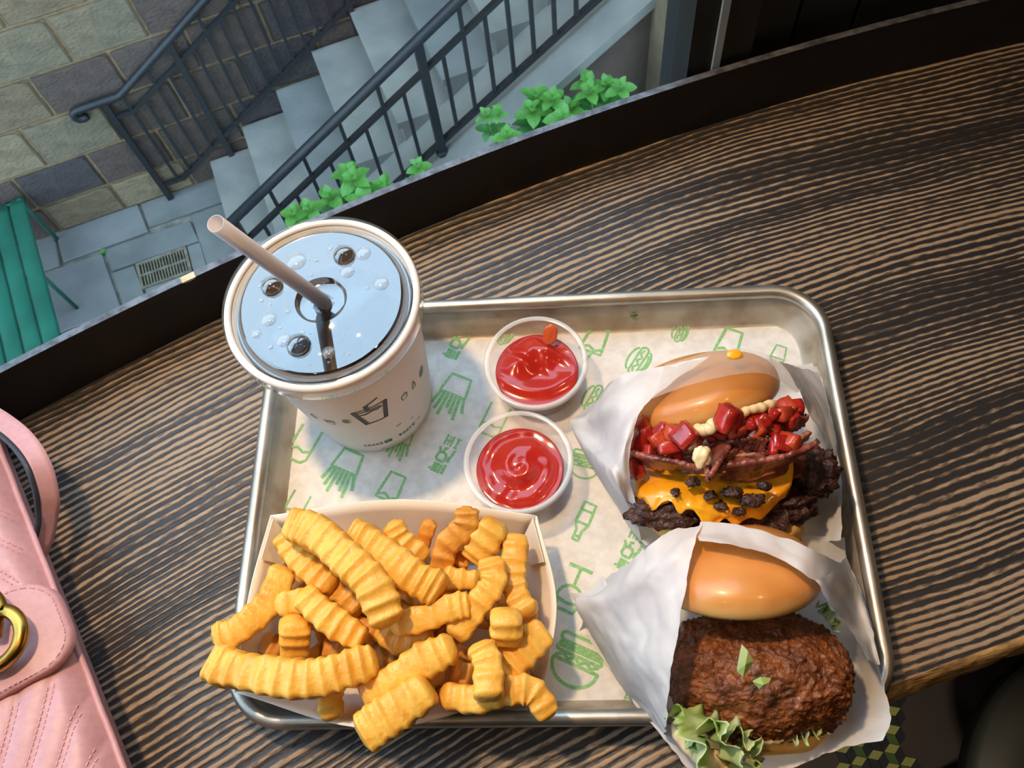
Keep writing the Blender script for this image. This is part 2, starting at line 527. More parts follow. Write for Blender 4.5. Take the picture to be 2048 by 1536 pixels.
M_floor = mat('dark_brown_floor', (0.035, 0.022, 0.017), 0.55, col2=(0.028, 0.018, 0.014), scale=6)
M_tiley = mat('olive_tile', lin((150, 150, 84)), 0.4, col2=lin((130, 132, 70)), scale=20)
M_tilek = mat('black_tile', (0.012, 0.014, 0.018), 0.4, col2=(0.018, 0.02, 0.024), scale=20)
M_tileg = mat('green_tile', lin((70, 92, 44)), 0.4, col2=lin((60, 78, 38)), scale=20)
M_seat = mat('dark_olive_seat', (0.022, 0.024, 0.019), 0.5, col2=(0.026, 0.027, 0.022), scale=20)
M_steel = mat('dark_steel', (0.03, 0.03, 0.03), 0.4, 0.8, col2=(0.04, 0.04, 0.04), scale=30)

def proj(w):
    q = RC @ (Vector(w) - CAM)
    return 1024 + FPX * q.x / q.z, 768 + FPX * q.y / q.z

def ring_wall(mb, r0, r1, z0, z1, a0, a1, n=48):
    """solid strip that follows the counter's curve"""
    vs = []
    for i in range(n + 1):
        a = a0 + (a1 - a0) * i / n
        vs += [arc(r0, a, z0), arc(r1, a, z0), arc(r1, a, z1), arc(r0, a, z1)]
    fs = []
    for i in range(n):
        b = i * 4
        for k in range(4):
            k2 = (k + 1) % 4
            fs.append((b + k, b + k2, b + 4 + k2, b + 4 + k))
    fs += [(3, 2, 1, 0), (n * 4, n * 4 + 1, n * 4 + 2, n * 4 + 3)]
    return mb.add(vs, fs)

# ================================================================== SETTING: room
o = ring_wall(MB(), 2.0605, 2.0645, -0.002, 0.047, 84, 150, 80).build('trim_1', M_dark)
tag(o, 'black metal upstand along the back of the wooden counter', None, kind='structure')
ring_wall(MB(), 2.0602, 2.0647, 0.047, 0.0474, 84, 150, 80).build('worn_edge_highlight', M_wornlight, o)  # pale strip on the worn top edge, bright highlight painted into its colour
mb = MB()
for k in range(9):
    q = P(358 + 3.4 * k, 551 - 1.5 * k, 0.0475)
    rad = Vector((q.x - CX, q.y - CY, 0)).normalized()
    base = Vector((CX, CY, 0)) + rad * 2.0602
    hh = 0.0012 * math.sin(PI * (k + 0.6) / 9.2)
    mb.v += [base + Vector((0, 0, 0.0476)) - rad * 0.0004, base + Vector((0, 0, 0.0472 - hh)) - rad * 0.0004, base + rad * 0.004 + Vector((0, 0, 0.0476))]
for k in range(8):
    a = k * 3
    mb.f += [(a, a + 3, a + 4, a + 1), (a, a + 2, a + 5, a + 3)]
chipo = mb.build('paint_chip', M_chip, o)

gv = []
for rg in (2.085, 2.089):
    for i in range(81):
        a = A_MUL + (A_WIN - A_MUL) * i / 80
        gv += [arc(rg, a, -0.08), arc(rg, a, Z_HEAD)]
gf = [(b + 2 * i, b + 2 * i + 2, b + 2 * i + 3, b + 2 * i + 1) for b in (0, 162) for i in range(80)]
o = obj('glass_pane', gv, gf, M_glass)
win = empty('window_1', arc(2.085, 115, 0))
tag(win, 'tall clear window glass in a dark frame behind the counter', None, kind='structure')
adopt(o, win)
ring_wall(MB(), 2.068, 2.105, -0.03, Z_HEAD, 107.80, 108.17, 2).build('window_post', M_frame, win)
ring_wall(MB(), 2.068, 2.098, -0.03, Z_HEAD, 107.71, 107.80, 2).build('window_gasket', M_dark, win)
ring_wall(MB(), 2.066, 2.098, -0.03, Z_HEAD, 107.57, 107.71, 2).build('window_seal_strip', M_seal, win)
ring_wall(MB(), 2.068, 2.105, Z_HEAD, Z_HEAD + 0.06, 107.57, A_WIN, 40).build('window_head', M_frame, win)
wr = ring_wall(MB(), 2.080, 2.13, FLOOR_Z, 1.62, 40, 107.57, 60).build('wall_right', M_panel)
tag(wr, 'black panelled wall to the right of the window', None, kind='structure')
for a0, a1, dr in ((106.95, 107.57, 0.012), (106.1, 106.95, 0.006), (104.9, 106.0, 0.004), (102.5, 104.8, 0.004), (100.0, 102.4, 0.004), (97.0, 99.9, 0.004)):
    ring_wall(MB(), 2.080 - dr, 2.081, 0.02, 1.6, a0, a1, 4).build('wall_panel', M_panel, wr)
o = ring_wall(MB(), 2.085, 2.098, GZ, -0.08, 84, 200, 70).build('wall_facade', M_concrete)
tag(o, 'outer facade below the window', None, kind='structure')
o = ring_wall(MB(), 2.10, 2.16, Z_HEAD + 0.06, 3.2, 60, 200, 70).build('wall_front', M_room)
tag(o, 'wall above the window head', None, kind='structure')
o = ring_wall(MB(), 2.07, 2.16, FLOOR_Z - 0.04, 1.64, A_WIN, 400.5, 90).build('wall_back', M_room)
tag(o, 'dark wall around the rest of the room', None, kind='structure')
vs, fs = [], []
for nm, z, r, m in (('ceiling', 1.62, 2.16, M_room), ('floor', FLOOR_Z, 2.084, M_floor)):
    v, f = lathe([(r, 0), (r, 0.04 if nm == 'ceiling' else -0.04)], 72, (CX, CY, z), True, True)
    o = obj(nm, v, f, m, smooth=False)
    tag(o, 'dark ceiling of the room' if nm == 'ceiling' else 'dark brown floor below the counter', None, kind='structure')
    if nm == 'floor': floor_o = o
# cube-pattern mosaic let into the floor
def rhomb(c, e1, e2, z, m):
    c, e1, e2 = Vector(c), Vector(e1), Vector(e2)
    s = 0.94
    mid = c + (e1 + e2) / 2
    pts = [mid + ((p - mid) * s) for p in (c, c + e1, c + e1 + e2, c + e2)]
    mb = MB()
    mb.hexa([Vector((p.x, p.y, z - 0.004)) for p in pts] + [Vector((p.x, p.y, z + 0.003)) for p in pts])
    return mb.build('mosaic_tile', m, floor_o)
aT = 0.0165
rot = math.radians(18)
def dv(deg):
    return Vector((math.cos(math.radians(deg) + rot), math.sin(math.radians(deg) + rot), 0)) * aT
e30, e90, e150 = dv(30), dv(90), dv(150)
for i in range(-12, 14):
    for j in range(-16, 9):
        c = Vector((0.442, -0.150, 0)) + (e30 - e150) * i + (e30 + e90) * j - (e30 - e150) * (j // 2)
        if not (0.415 < c.x < 0.525 and -0.36 < c.y < -0.02):
            continue
        rhomb(c, e30, e150, FLOOR_Z, M_tiley)
        rhomb(c, -e90, e30, FLOOR_Z, M_tilek)
        rhomb(c, e150, -e90, FLOOR_Z, M_tileg if (i + j) % 2 else M_tilek)
# bar stool under the counter
sc = Vector((0.485, -0.185, FLOOR_Z))
st = empty('bar_stool', sc)
tag(st, 'dark round stool seat below the front edge of the counter', 'stool')
v, f = lathe([(0.0, 0.66), (0.12, 0.66), (0.15, 0.665), (0.156, 0.68), (0.156, 0.695), (0.150, 0.702), (0.12, 0.700), (0.0, 0.698)], 48, sc)
obj('seat', v, f, M_seat, st)
v, f = lathe([(0.1575, 0.676), (0.1595, 0.68), (0.1595, 0.688), (0.1575, 0.692)], 48, sc)
obj('seat_piping', v, f, M_steel, st)
v, f = lathe([(0.022, 0.02), (0.022, 0.662)], 20, sc, True, True)
obj('pole', v, f, M_steel, st)
v, f = lathe([(0.0, 0.0), (0.05, 0.0), (0.05, 0.008), (0.03, 0.022), (0.0, 0.024)], 40, sc)
obj('base', v, f, M_steel, st)

# ------------------------------------------------------------------ counter
ctr = empty('counter', arc((RT + RF) / 2, 110, -0.05))
tag(ctr, 'curved charred wooden counter with raised grain along the window', 'counter')
mb = MB()
ring_wall(mb, RF + 0.012, 2.0603, -0.045, 0.0, 84, 150, 120).build('worktop', M_wood, ctr)
# bare, splintered front edge
na, nr = 420, 9
vs = []
for i in range(na + 1):
    a = 88 + 50 * i / na
    for j in range(nr):
        t = j / (nr - 1)
        x = RF + 0.0125 - 0.0085 * math.sin(t * PI / 2)
        z = -0.018 * (1 - math.cos(t * PI / 2))
        q = arc(1.7, a)
        w = fbm((q.x * 60, q.y * 60, t * 2.0), 4) * 0.0016 + max(0, fbm((q.x * 14, q.y * 14, 5 + t), 3)) * 0.0022
        fade = min(1, t * 4)
        vs.append(arc(x + w * fade, a, z - abs(w) * 0.5 * fade))
o = obj('front_edge', vs, grid_faces(na + 1, nr), M_edge, ctr)
o['label'] = 'bare splintered tan wood along the front edge'
ring_wall(MB(), RF + 0.005, RF + 0.0119, -0.06, -0.017, 88, 138, 80).build('under_rail', M_dark, ctr)

# ================================================================== SETTING: courtyard
gnd = MB().hexa([E(-6, -0.3, -0.2), E(9, -0.3, -0.2), E(9, 6.5, -0.2), E(-6, 6.5, -0.2), E(-6, -0.3, -0.022), E(9, -0.3, -0.022), E(9, 6.5, -0.022), E(-6, 6.5, -0.022)]).build('pavement', M_joint)
tag(gnd, 'blue grey stone paving at the foot of the stairs', None, kind='structure')
def slab(s0, s1, t0, t1, m, g=0.007, skew=0.0, rnd=None):
    j = lambda: random.uniform(-0.006, 0.006)
    pts = [(s0 + g + j(), t0 + g + j()), (s1 - g + j(), t0 + g + j()), (s1 - g + skew + j(), t1 - g + j()), (s0 + g + skew + j(), t1 - g + j())]
    dz = random.uniform(-0.003, 0.003)
    lo = [E(s, t, -0.03) for s, t in pts]
    cs, ct = sum(p[0] for p in pts) / 4, sum(p[1] for p in pts) / 4
    md = [E(s, t, -0.006 + dz) for s, t in pts]
    hi = [E(cs + (s - cs) * 0.985, ct + (t - ct) * 0.98, 0.0 + dz) for s, t in pts]
    mb = MB().add(lo + md + hi, [(0, 3, 2, 1), (8, 9, 10, 11)] + [(a, (a + 1) % 4, 4 + (a + 1) % 4, 4 + a) for a in range(4)] + [(4 + a, 4 + (a + 1) % 4, 8 + (a + 1) % 4, 8 + a) for a in range(4)])
    return mb.build('paving_slab', m, gnd)
MS = [M_blue, M_blue2]
for s0, s1, t0, t1, k, sk in [(-0.55, 0.013, 0.0, 0.285, 1, 0), (0.013, 0.60, 0.0, 0.27, 1, 0.02), (0.60, 1.15, 0.0, 0.235, 0, 0.02),
                          (-0.60, -0.13, 0.285, 0.75, 0, 0), (-0.13, 0.30, 0.29, 0.80, 1, 0.05), (0.30, 0.90, 0.28, 0.48, 0, 0.03),
                          (0.33, 0.49, 0.48, 0.80, 0, 0.02), (0.83, 0.93, 0.48, 0.80, 0, 0.0), (0.90, 1.45, 0.235, 0.80, 0, 0.03),
                          (0.51, 0.83, 0.70, 0.80, 0, 0.0), (-0.70, -0.05, 0.80, 1.30, 0, 0), (-0.05, 0.45, 0.80, 1.25, 1, 0), (0.45, 1.10, 0.80, 1.30, 0, 0), (1.10, 1.5, 0.80, 1.30, 1, 0),
                          (-1.3, -0.6, 0.0, 0.6, 0, 0), (-1.4, -0.7, 0.6, 1.3, 1, 0), (-0.9, -0.1, 1.3, 1.9, 1, 0), (-0.1, 0.7, 1.25, 1.9, 0, 0), (0.7, 1.5, 1.3, 1.9, 1, 0)]:
    slab(s0, s1, t0, t1, MS[k], skew=sk)

# drain grate
gr = empty('drain_grate', E(0.655, 0.59, 0))
tag(gr, 'slotted metal drain grate set in the paving', 'drain')
MB().hexa([E(0.50, 0.49, -0.021), E(0.82, 0.49, -0.021), E(0.82, 0.69, -0.021), E(0.50, 0.69, -0.021), E(0.50, 0.49, -0.016), E(0.82, 0.49, -0.016), E(0.82, 0.69, -0.016), E(0.50, 0.69, -0.016)]).build('pit', M_hole, gr)
fm = MB()
for a, b, c, d in ((0.49, 0.83, 0.482, 0.502), (0.49, 0.83, 0.678, 0.698), (0.49, 0.510, 0.502, 0.678), (0.81, 0.83, 0.502, 0.678), (0.51, 0.81, 0.582, 0.598)):
    fm.hexa([E(a, c, -0.015), E(b, c, -0.015), E(b, d, -0.015), E(a, d, -0.015), E(a, c, 0.003), E(b, c, 0.003), E(b, d, 0.003), E(a, d, 0.003)])
fm.build('frame', M_brass, gr)
for k in range(15):
    s = 0.522 + k * 0.0194
    MB().hexa([E(s, 0.502, -0.015), E(s + 0.009, 0.502, -0.015), E(s + 0.009, 0.678, -0.015), E(s, 0.678, -0.015), E(s, 0.502, 0.001), E(s + 0.009, 0.502, 0.001), E(s + 0.009, 0.678, 0.001), E(s, 0.678, 0.001)]).build('bar', M_brass, gr)

# stone wall across the courtyard
wall = MB().hexa([E(-6, -0.35, -0.1), E(9, -0.35, -0.1), E(9, -0.004, -0.1), E(-6, -0.004, -0.1), E(-6, -0.35, 7.5), E(9, -0.35, 7.5), E(9, -0.004, 7.5), E(-6, -0.004, 7.5)]).build('wall_courtyard', M_mortar)
tag(wall, 'wall of large rough stone blocks with tan mortar across the courtyard', None, kind='structure')
block_mesh = []
for k in range(4):
    n = 7
    mbv, mbf = [], []
    for i in range(n):
        for j in range(n):
            x, z = i / (n - 1) - 0.5, j / (n - 1) - 0.5
            ed = max(abs(x), abs(z)) * 2
            y = 0.5 if ed < 0.99 else 0.0
            x2, z2 = x, z
            if ed >= 0.99:
                x2 += 0.012 * noise.noise((x * 5, z * 5, k * 3.1)); z2 += 0.018 * noise.noise((x * 5, z * 5, k * 3.1 + 9))
            else:
                x2, z2 = x * 1.42, z * 1.38
                x2, z2 = max(-0.485, min(0.485, x2)), max(-0.475, min(0.475, z2))
            mbv.append((x2, -(y + 0.15 * noise.noise((x * 3, z * 3, k * 7.7))) if ed < 0.99 else 0.0, z2))
    me = bpy.data.meshes.new('stone_block')
    me.from_pydata(mbv, [], [tuple(q) for q in grid_faces(n, n)])
    me.update()
    for st_ in STONE[:1]:
        me.materials.append(st_)
    block_mesh.append(me)
BM = {}
def block(s0, s1, z0, z1, mi, g=0.009, depth=0.022):
    key = (random.randrange(4), mi)
    if key not in BM:
        me = block_mesh[key[0]].copy()
        me.materials[0] = STONE[mi]
        BM[key] = me
    o = bpy.data.objects.new('stone_block', BM[key])
    COL.objects.link(o)
    c = E((s0 + s1) / 2, 0.0045, (z0 + z1) / 2)
    o.location = c
    o.rotation_euler = (0, 0, EROT)
    o.scale = (s1 - s0 - 2 * g, depth, z1 - z0 - 2 * g)
    adopt(o, wall)
    o.matrix_parent_inverse = Matrix()
rows = [(0.0, 0.25, [-1.3, -0.85, -0.4, 0.07, 0.52, 1.0, 1.5, 2.0, 2.5, 3.0], [1, 4, 2, 1, 4, 2, 2, 2, 2, 2]),
        (0.25, 0.545, [-1.2, -0.80, -0.38, 0.055, 0.518, 0.97, 1.45, 1.9, 2.4, 2.9], [0, 2, 2, 3, 2, 2, 3, 2, 2, 2]),
        (0.545, 0.865, [-1.3, -1.0, -0.55, -0.15, 0.298, 0.78, 1.2, 1.62, 2.1, 2.6, 3.0], [1, 0, 2, 4, 0, 2, 2, 3, 2, 2, 2]),
        (0.865, 1.165, [-1.3, -0.9, -0.42, 0.05, 0.53, 0.985, 1.42, 1.85, 2.35, 2.8, 3.2], [0, 1, 4, 1, 2, 2, 2, 3, 2, 2, 2]),
        (1.165, 1.47, [-1.3, -0.8, -0.30, 0.33, 0.805, 1.24, 1.75, 2.2, 2.7, 3.2], [1, 0, 4, 0, 0, 2, 2, 3, 2, 2]),
        (1.47, 1.76, [-1.2, -0.7, -0.2, 0.2, 0.62, 1.05, 1.5, 2.0, 2.4, 2.9, 3.3], [0, 4, 1, 0, 1, 0, 2, 2, 2, 2, 2]),
        (1.76, 2.06, [-1.2, -0.6, -0.1, 0.4, 0.85, 1.35, 1.8, 2.3, 2.75, 3.3], [1, 0, 0, 2, 1, 0, 2, 2, 2, 2]),
        (2.06, 2.36, [-1.0, -0.5, 0.0, 0.5, 1.0, 1.5, 2.0, 2.5, 3.0, 3.4], [1, 0, 1, 0, 4, 0, 2, 2, 2, 2])]
for z0, z1, ss, ms in rows:
    for k in range(len(ss) - 1):
        block(ss[k], ss[k + 1], z0, z1, ms[k])

# stairs
RISE, GO, S0, T0, T1 = 0.19, 0.293, 1.167, 0.06, 1.0
stairs = empty('staircase', E(S0, 0.5, 0))
tag(stairs, 'grey concrete outdoor staircase rising between two black railings', 'stairs')
for k in range(1, 12):
    s0 = S0 + GO * (k - 1)
    mb = MB()
    mb.hexa([E(s0 + 0.022, T0, RISE * (k - 1)), E(s0 + GO + 0.03, T0, RISE * (k - 1)), E(s0 + GO + 0.03, T1, RISE * (k - 1)), E(s0 + 0.022, T1, RISE * (k - 1)),
             E(s0 + 0.022, T0, RISE * k - 0.045), E(s0 + GO + 0.03, T0, RISE * k - 0.045), E(s0 + GO + 0.03, T1, RISE * k - 0.045), E(s0 + 0.022, T1, RISE * k - 0.045)])
    mb.hexa([E(s0, T0 - 0.015, RISE * k - 0.045), E(s0 + GO + 0.03, T0 - 0.015, RISE * k - 0.045), E(s0 + GO + 0.03, T1, RISE * k - 0.045), E(s0, T1, RISE * k - 0.045),
             E(s0, T0 - 0.015, RISE * k), E(s0 + GO + 0.03, T0 - 0.015, RISE * k), E(s0 + GO + 0.03, T1, RISE * k), E(s0, T1, RISE * k)])
    mb.build('step', M_concrete if k % 3 else M_blue, stairs)
def zl(s):
    return (s - S0) * RISE / GO
chk = MB()
chk.hexa([E(1.25, T1, -0.05), E(4.6, T1, -0.05), E(4.6, 1.40, -0.05), E(1.25, 1.40, -0.05), E(1.25, T1, zl(1.25)), E(4.6, T1, zl(4.6)), E(4.6, 1.40, zl(4.6)), E(1.25, 1.40, zl(1.25))])
o = chk.build('cheek_wall', STONE[2], stairs)
MB().hexa([E(1.22, T1 - 0.01, zl(1.22) - 0.03), E(4.6, T1 - 0.01, zl(4.6) - 0.03), E(4.6, 1.43, zl(4.6) - 0.03), E(1.22, 1.43, zl(1.22) - 0.03),
           E(1.22, T1 - 0.01, zl(1.22) + 0.03), E(4.6, T1 - 0.01, zl(4.6) + 0.03), E(4.6, 1.43, zl(4.6) + 0.03), E(1.22, 1.43, zl(1.22) + 0.03)]).build('cheek_coping', M_concrete, stairs)

# railings
def vbar(mb, s, t, z0, z1, w):
    mb.hexa([E(s - w / 2, t - w / 2, z0), E(s + w / 2, t - w / 2, z0), E(s + w / 2, t + w / 2, z0), E(s - w / 2, t + w / 2, z0),
             E(s - w / 2, t - w / 2, z1), E(s + w / 2, t - w / 2, z1), E(s + w / 2, t + w / 2, z1), E(s - w / 2, t + w / 2, z1)])
    return mb
tn = 1.25
rl = empty('stair_railing', E(2.5, tn, 0.9))
tag(rl, 'black iron stair railing nearest the window, on the pale stair edge', 'railing', 'black iron stair railings')
hz = lambda s: 1.66 + 0.615 * (s - 2.507)
mz = lambda s: 1.353 + 0.62 * (s - 2.3)
bz = lambda s: 1.0 + 0.64 * (s - 2.543)
MB().tube([E(s, tn, hz(s)) for s in (1.33, 2.0, 3.0, 4.4)], 0.027, 12).build('handrail', M_iron, rl, True)
MB().bar(E(1.33, tn, mz(1.33)), E(4.4, tn, mz(4.4)), 0.03, 0.022).build('middle_rail', M_iron, rl)
MB().bar(E(1.75, tn, bz(1.75)), E(4.4, tn, bz(4.4)), 0.035, 0.022).build('bottom_rail', M_iron, rl)
for s in (1.35, 2.507, 3.9):
    vbar(MB(), s, tn, zl(s) + 0.02, hz(s), 0.044).build('post', M_iron, rl)
    v, f = lathe([(0.03, 0), (0.036, 0.01), (0.03, 0.03), (0.0, 0.032)], 12, E(s, tn, zl(s) + 0.025))
    obj('post_foot', v, f, M_iron, rl)
k = 0
s = 1.25 + 0.1135 * 2
while s < 4.3:
    if min(abs(s - 2.507), abs(s - 1.35), abs(s - 3.9)) > 0.06:
        vbar(MB(), s, tn, bz(s), hz(s) if k % 2 else mz(s), 0.019).build('baluster', M_iron, rl)
    k += 1
    s += 0.1135
tw = 0.05
rl = empty('stair_railing', E(0.81, tw, 0))
tag(rl, 'black iron stair railing against the stone wall, with a curled handrail end', 'railing', 'black iron stair railings')
wh = lambda s: 0.90 if s < 0.915 else 0.90 + 0.594 * (s - 0.915)
wm = lambda s: 0.77 if s < 0.935 else 0.77 + 0.58 * (s - 0.935)
wb = lambda s: 0.135 if s < 0.97 else 0.145 + 0.615 * (s - 0.97)
cur = [E(0.66 + 0.035 * math.sin(a), tw, 0.865 + 0.035 * math.cos(a)) for a in [math.radians(x) for x in (-230, -190, -150, -110, -70, -35, 0)]]
MB().tube(cur + [E(0.75, tw, 0.90), E(0.90, tw, 0.90), E(0.915, tw, 0.902), E(0.95, tw, wh(0.95)), E(2.0, tw, wh(2.0)), E(4.2, tw, wh(4.2))], 0.024, 12).build('handrail', M_iron, rl, True)
MB().bar(E(0.81, tw, 0.77), E(0.935, tw, 0.77), 0.026, 0.022).bar(E(0.93, tw, 0.768), E(4.2, tw, wm(4.2)), 0.026, 0.022).build('middle_rail', M_iron, rl)
MB().bar(E(0.81, tw, 0.135), E(0.975, tw, 0.140), 0.03, 0.024).bar(E(0.97, tw, 0.142), E(4.2, tw, wb(4.2)), 0.03, 0.024).build('bottom_rail', M_iron, rl)
for s, zb in ((0.812, 0.0), (1.315, 0.19), (2.35, 0.78), (3.4, 1.4)):
    vbar(MB(), s, tw, zb, wh(s), 0.036).build('post', M_iron, rl)
s, k = 0.928, 0
while s < 4.0:
    if min(abs(s - 1.315), abs(s - 2.35), abs(s - 3.4)) > 0.05:
        vbar(MB(), s, tw, wb(s), wh(s) if k % 2 == 0 else wm(s), 0.018).build('baluster', M_iron, rl)
    k += 1
    s += 0.1

# piers at the right
pr = empty('stone_pier', E(3.8, 1.6, 0))
tag(pr, 'pale tan stone pier beside the stair edge next to the window post', 'pier')
MB().hexa([E(3.62, 1.38, 0), E(3.80, 1.38, 0), E(3.80, 1.6, 0), E(3.62, 1.6, 0), E(3.62, 1.38, 2.2), E(3.80, 1.38, 2.2), E(3.80, 1.6, 2.2), E(3.62, 1.6, 2.2)]).build('corner_stone', STONE[1], pr)
MB().hexa([E(3.80, 1.38, 0), E(5.2, 1.38, 0), E(5.2, 1.72, 0), E(3.80, 1.66, 0), E(3.80, 1.38, 2.2), E(5.2, 1.38, 2.2), E(5.2, 1.72, 2.2), E(3.80, 1.66, 2.2)]).build('pier_face', M_pier, pr)

# planter with shrubs
pl = empty('planter_bed', E(2.6, 1.7, 0))
tag(pl, 'raised stone planter bed beside the staircase', 'planter')
MB().hexa([E(1.3, 1.44, 0), E(3.6, 1.44, 0), E(3.6, 2.3, 0), E(1.3, 2.3, 0), E(1.3, 1.44, 0.62), E(3.6, 1.44, 0.80), E(3.6, 2.3, 0.80), E(1.3, 2.3, 0.62)]).build('bed_wall', STONE[2], pl)
MB().hexa([E(1.32, 1.46, 0.6), E(3.58, 1.46, 0.78), E(3.58, 2.28, 0.78), E(1.32, 2.28, 0.6), E(1.32, 1.46, 0.65), E(3.58, 1.46, 0.83), E(3.58, 2.28, 0.83), E(1.32, 2.28, 0.65)]).build('soil', M_soil, pl)
def leaf_mesh():
    n = 7
    vs = []
    for i in range(n):
        t = i / (n - 1)
        w = 0.38 * math.sin(PI * min(1, t * 1.01)) ** 0.6 * (1 - 0.25 * t) + 0.004
        z = 0.10 * math.sin(PI * t) - 0.12 * t * t
        for j in (-1, -0.5, 0, 0.5, 1):
            vs.append((t, j * w, z + 0.10 * abs(j) * w * 2))
    return vs, grid_faces(n, 5)
LM = []
for m in (M_leaf, M_leafd):
    v, f = leaf_mesh()
    me = bpy.data.meshes.new('leaf')
    me.from_pydata(v, [], f)
    me.polygons.foreach_set('use_smooth', [True] * len(me.polygons))
    me.materials.append(m)
    LM.append(me)
def leaf(parent, loc, yaw, pitch, size, dark=0):
    o = bpy.data.objects.new('leaf', LM[dark])
    COL.objects.link(o)
    o.location = loc
    o.rotation_euler = (random.uniform(-0.25, 0.25), pitch, yaw)
    o.scale = (size, size, size)
    adopt(o, parent)
def shrub(px, py, z, label, nst=3, sz=0.10, spread=0.12):
    tip = P(px, py, GZ + z)
    rel = tip - EO
    s, t = rel.dot(ED), -rel.dot(EN)
    zb = 0.64 + 0.18 * (s - 1.3) / 2.3
    base = E(s, max(t, 1.55) + 0.06, zb)
    e = empty('leafy_shrub', base)
    tag(e, label, 'plant', 'green shrubs beside the staircase')
    for q in range(nst):
        ang = 2 * PI * q / nst + random.random()
        top = tip + Vector((math.cos(ang) * spread * (q > 0), math.sin(ang) * spread * (q > 0), -random.uniform(0, 0.10) * (q > 0)))
        mid = (base + top) / 2 + Vector((random.uniform(-0.03, 0.03), random.uniform(-0.03, 0.03), 0.02))
        MB().tube([base, mid, top], [0.008, 0.006, 0.003], 6).build('stem', M_stem, e, True)
        y0 = random.random() * 6
        for k in range(3):
            leaf(e, top, y0 + k * 2.1 + random.uniform(-0.2, 0.2), -0.75, sz * 0.6)
        for k in range(4):
            leaf(e, top - Vector((0, 0, 0.03)), y0 + 0.6 + k * PI / 2 + random.uniform(-0.2, 0.2), -0.15 + random.uniform(-0.2, 0.2), sz * random.uniform(0.85, 1.1))
        for k in range(4):
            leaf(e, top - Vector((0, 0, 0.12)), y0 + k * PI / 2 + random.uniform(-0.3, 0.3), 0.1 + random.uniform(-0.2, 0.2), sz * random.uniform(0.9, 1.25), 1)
shrub(618, 415, 1.30, 'small green shrub just above the cup rim, lowest of the shrubs', 2, 0.085, 0.08)
shrub(705, 355, 1.30, 'bushy green shrub in front of the balusters, left of the thick post', 4, 0.095, 0.13)
shrub(765, 370, 1.26, 'light green shrub below the near handrail behind the black upstand', 3, 0.09, 0.12)
shrub(835, 330, 1.30, 'green shrub tip just left of the thick railing post', 2, 0.075, 0.07)
shrub(995, 222, 1.45, 'lone sprig of small leaves over the pale stair edge', 2, 0.06, 0.06)
shrub(1015, 268, 1.40, 'low green shrub at the foot of the lone sprig', 2, 0.08, 0.08)
shrub(1105, 195, 1.42, 'dense green shrub before the dark brown stair wall', 4, 0.095, 0.10)
shrub(1180, 180, 1.42, 'green shrub with upright leaves in the middle of the right hand clump', 4, 0.095, 0.10)
shrub(1240, 172, 1.42, 'rightmost green shrub, nearest the tan pier', 3, 0.085, 0.08)

# green bench
bn = empty('garden_bench', E(-0.1, 0.5, 0))
tag(bn, 'green painted metal bench with wide slats on the paving', 'bench')
BA = math.radians(-4.5)
def B(x, y, z):
    return E(0.055 + x * math.cos(BA) - y * math.sin(BA), 0.0 + x * math.sin(BA) + y * math.cos(BA), z)
for k in range(4):
    x1 = 0.0 - k * 0.108
    x0 = x1 - 0.100
    vs = []
    n = 13
    for i in range(n):
        y = 0.035 + 1.34 * i / (n - 1)
        for (dx, dz) in ((0, 0.425), (0, 0.440), (0.010, 0.450), (0.05, 0.452), (0.090, 0.450), (0.100, 0.440), (0.100, 0.425)):
            end = 0.0
            if i == 0: end = -0.03
            vs.append(B(x0 + dx, y, dz + end * (1 if dz > 0.43 else 0.2)))
    fs = grid_faces(n, 7) + [tuple(i * 7 for i in range(n))[:1] + (6, 5, 4, 3, 2, 1)]
    obj('slat', vs, fs, M_bench, bn)
for x, y in ((-0.035, 0.06), (-0.035, 0.66), (-0.40, 0.06), (-0.40, 0.66), (-0.035, 1.3), (-0.40, 1.3)):
    MB().tube([B(x, y, 0), B(x, y, 0.43)], 0.013, 10).build('leg', M_bench, bn, True)
for y in (0.06, 0.66, 1.3):
    MB().tube([B(-0.035, y, 0.415), B(-0.40, y, 0.415)], 0.011, 8).build('cross_bar', M_bench, bn, True)

# ================================================================== TRAY
def rrect(hx, hy, r, n=10):
    pts = []
    for cx, cy, a0 in ((hx - r, hy - r, 0), (-hx + r, hy - r, 90), (-hx + r, -hy + r, 180), (hx - r, -hy + r, 270)):
        for k in range(n + 1):
            a = math.radians(a0 + 90 * k / n)
            pts.append((cx + r * math.cos(a), cy + r * math.sin(a)))
    return pts
def loft(rings, closed=True, cap0=False, cap1=False):
    n = len(rings[0])
    vs = [v for r in rings for v in r]
    fs = []
    for i in range(len(rings) - 1):
        for k in range(n if closed else n - 1):
            k2 = (k + 1) % n
            fs.append((i * n + k, i * n + k2, (i + 1) * n + k2, (i + 1) * n + k))
    if cap0: fs.append(tuple(range(n))[::-1])
    if cap1: fs.append(tuple((len(rings) - 1) * n + k for k in range(n)))
    return vs, fs
tray = empty('serving_tray', (0, 0, 0.0005))
tag(tray, 'worn rectangular aluminium tray with rounded corners on the counter', 'tray')
def trr(ins, z, r):
    return [(x, y, z) for x, y in rrect(0.165 - ins, 0.1205 - ins, r)]
rings = [trr(0.0125, 0.0006, 0.021), trr(0.0075, 0.012, 0.024), trr(0.0050, 0.0225, 0.026), trr(0.0052, 0.0235, 0.026), trr(0.0062, 0.0225, 0.0255), trr(0.0088, 0.012, 0.023), trr(0.0130, 0.0026, 0.020), trr(0.0155, 0.0016, 0.018)]
v, f = loft(rings, True, True, True)
obj('pan', v, f, M_aluin, tray)
vs = []
rr_ = rrect(0.165 - 0.0042, 0.1205 - 0.0042, 0.028, 14)
mb = MB().tube([(x, y, 0.0238) for x, y in rr_], 0.0040, 12, closed=True)
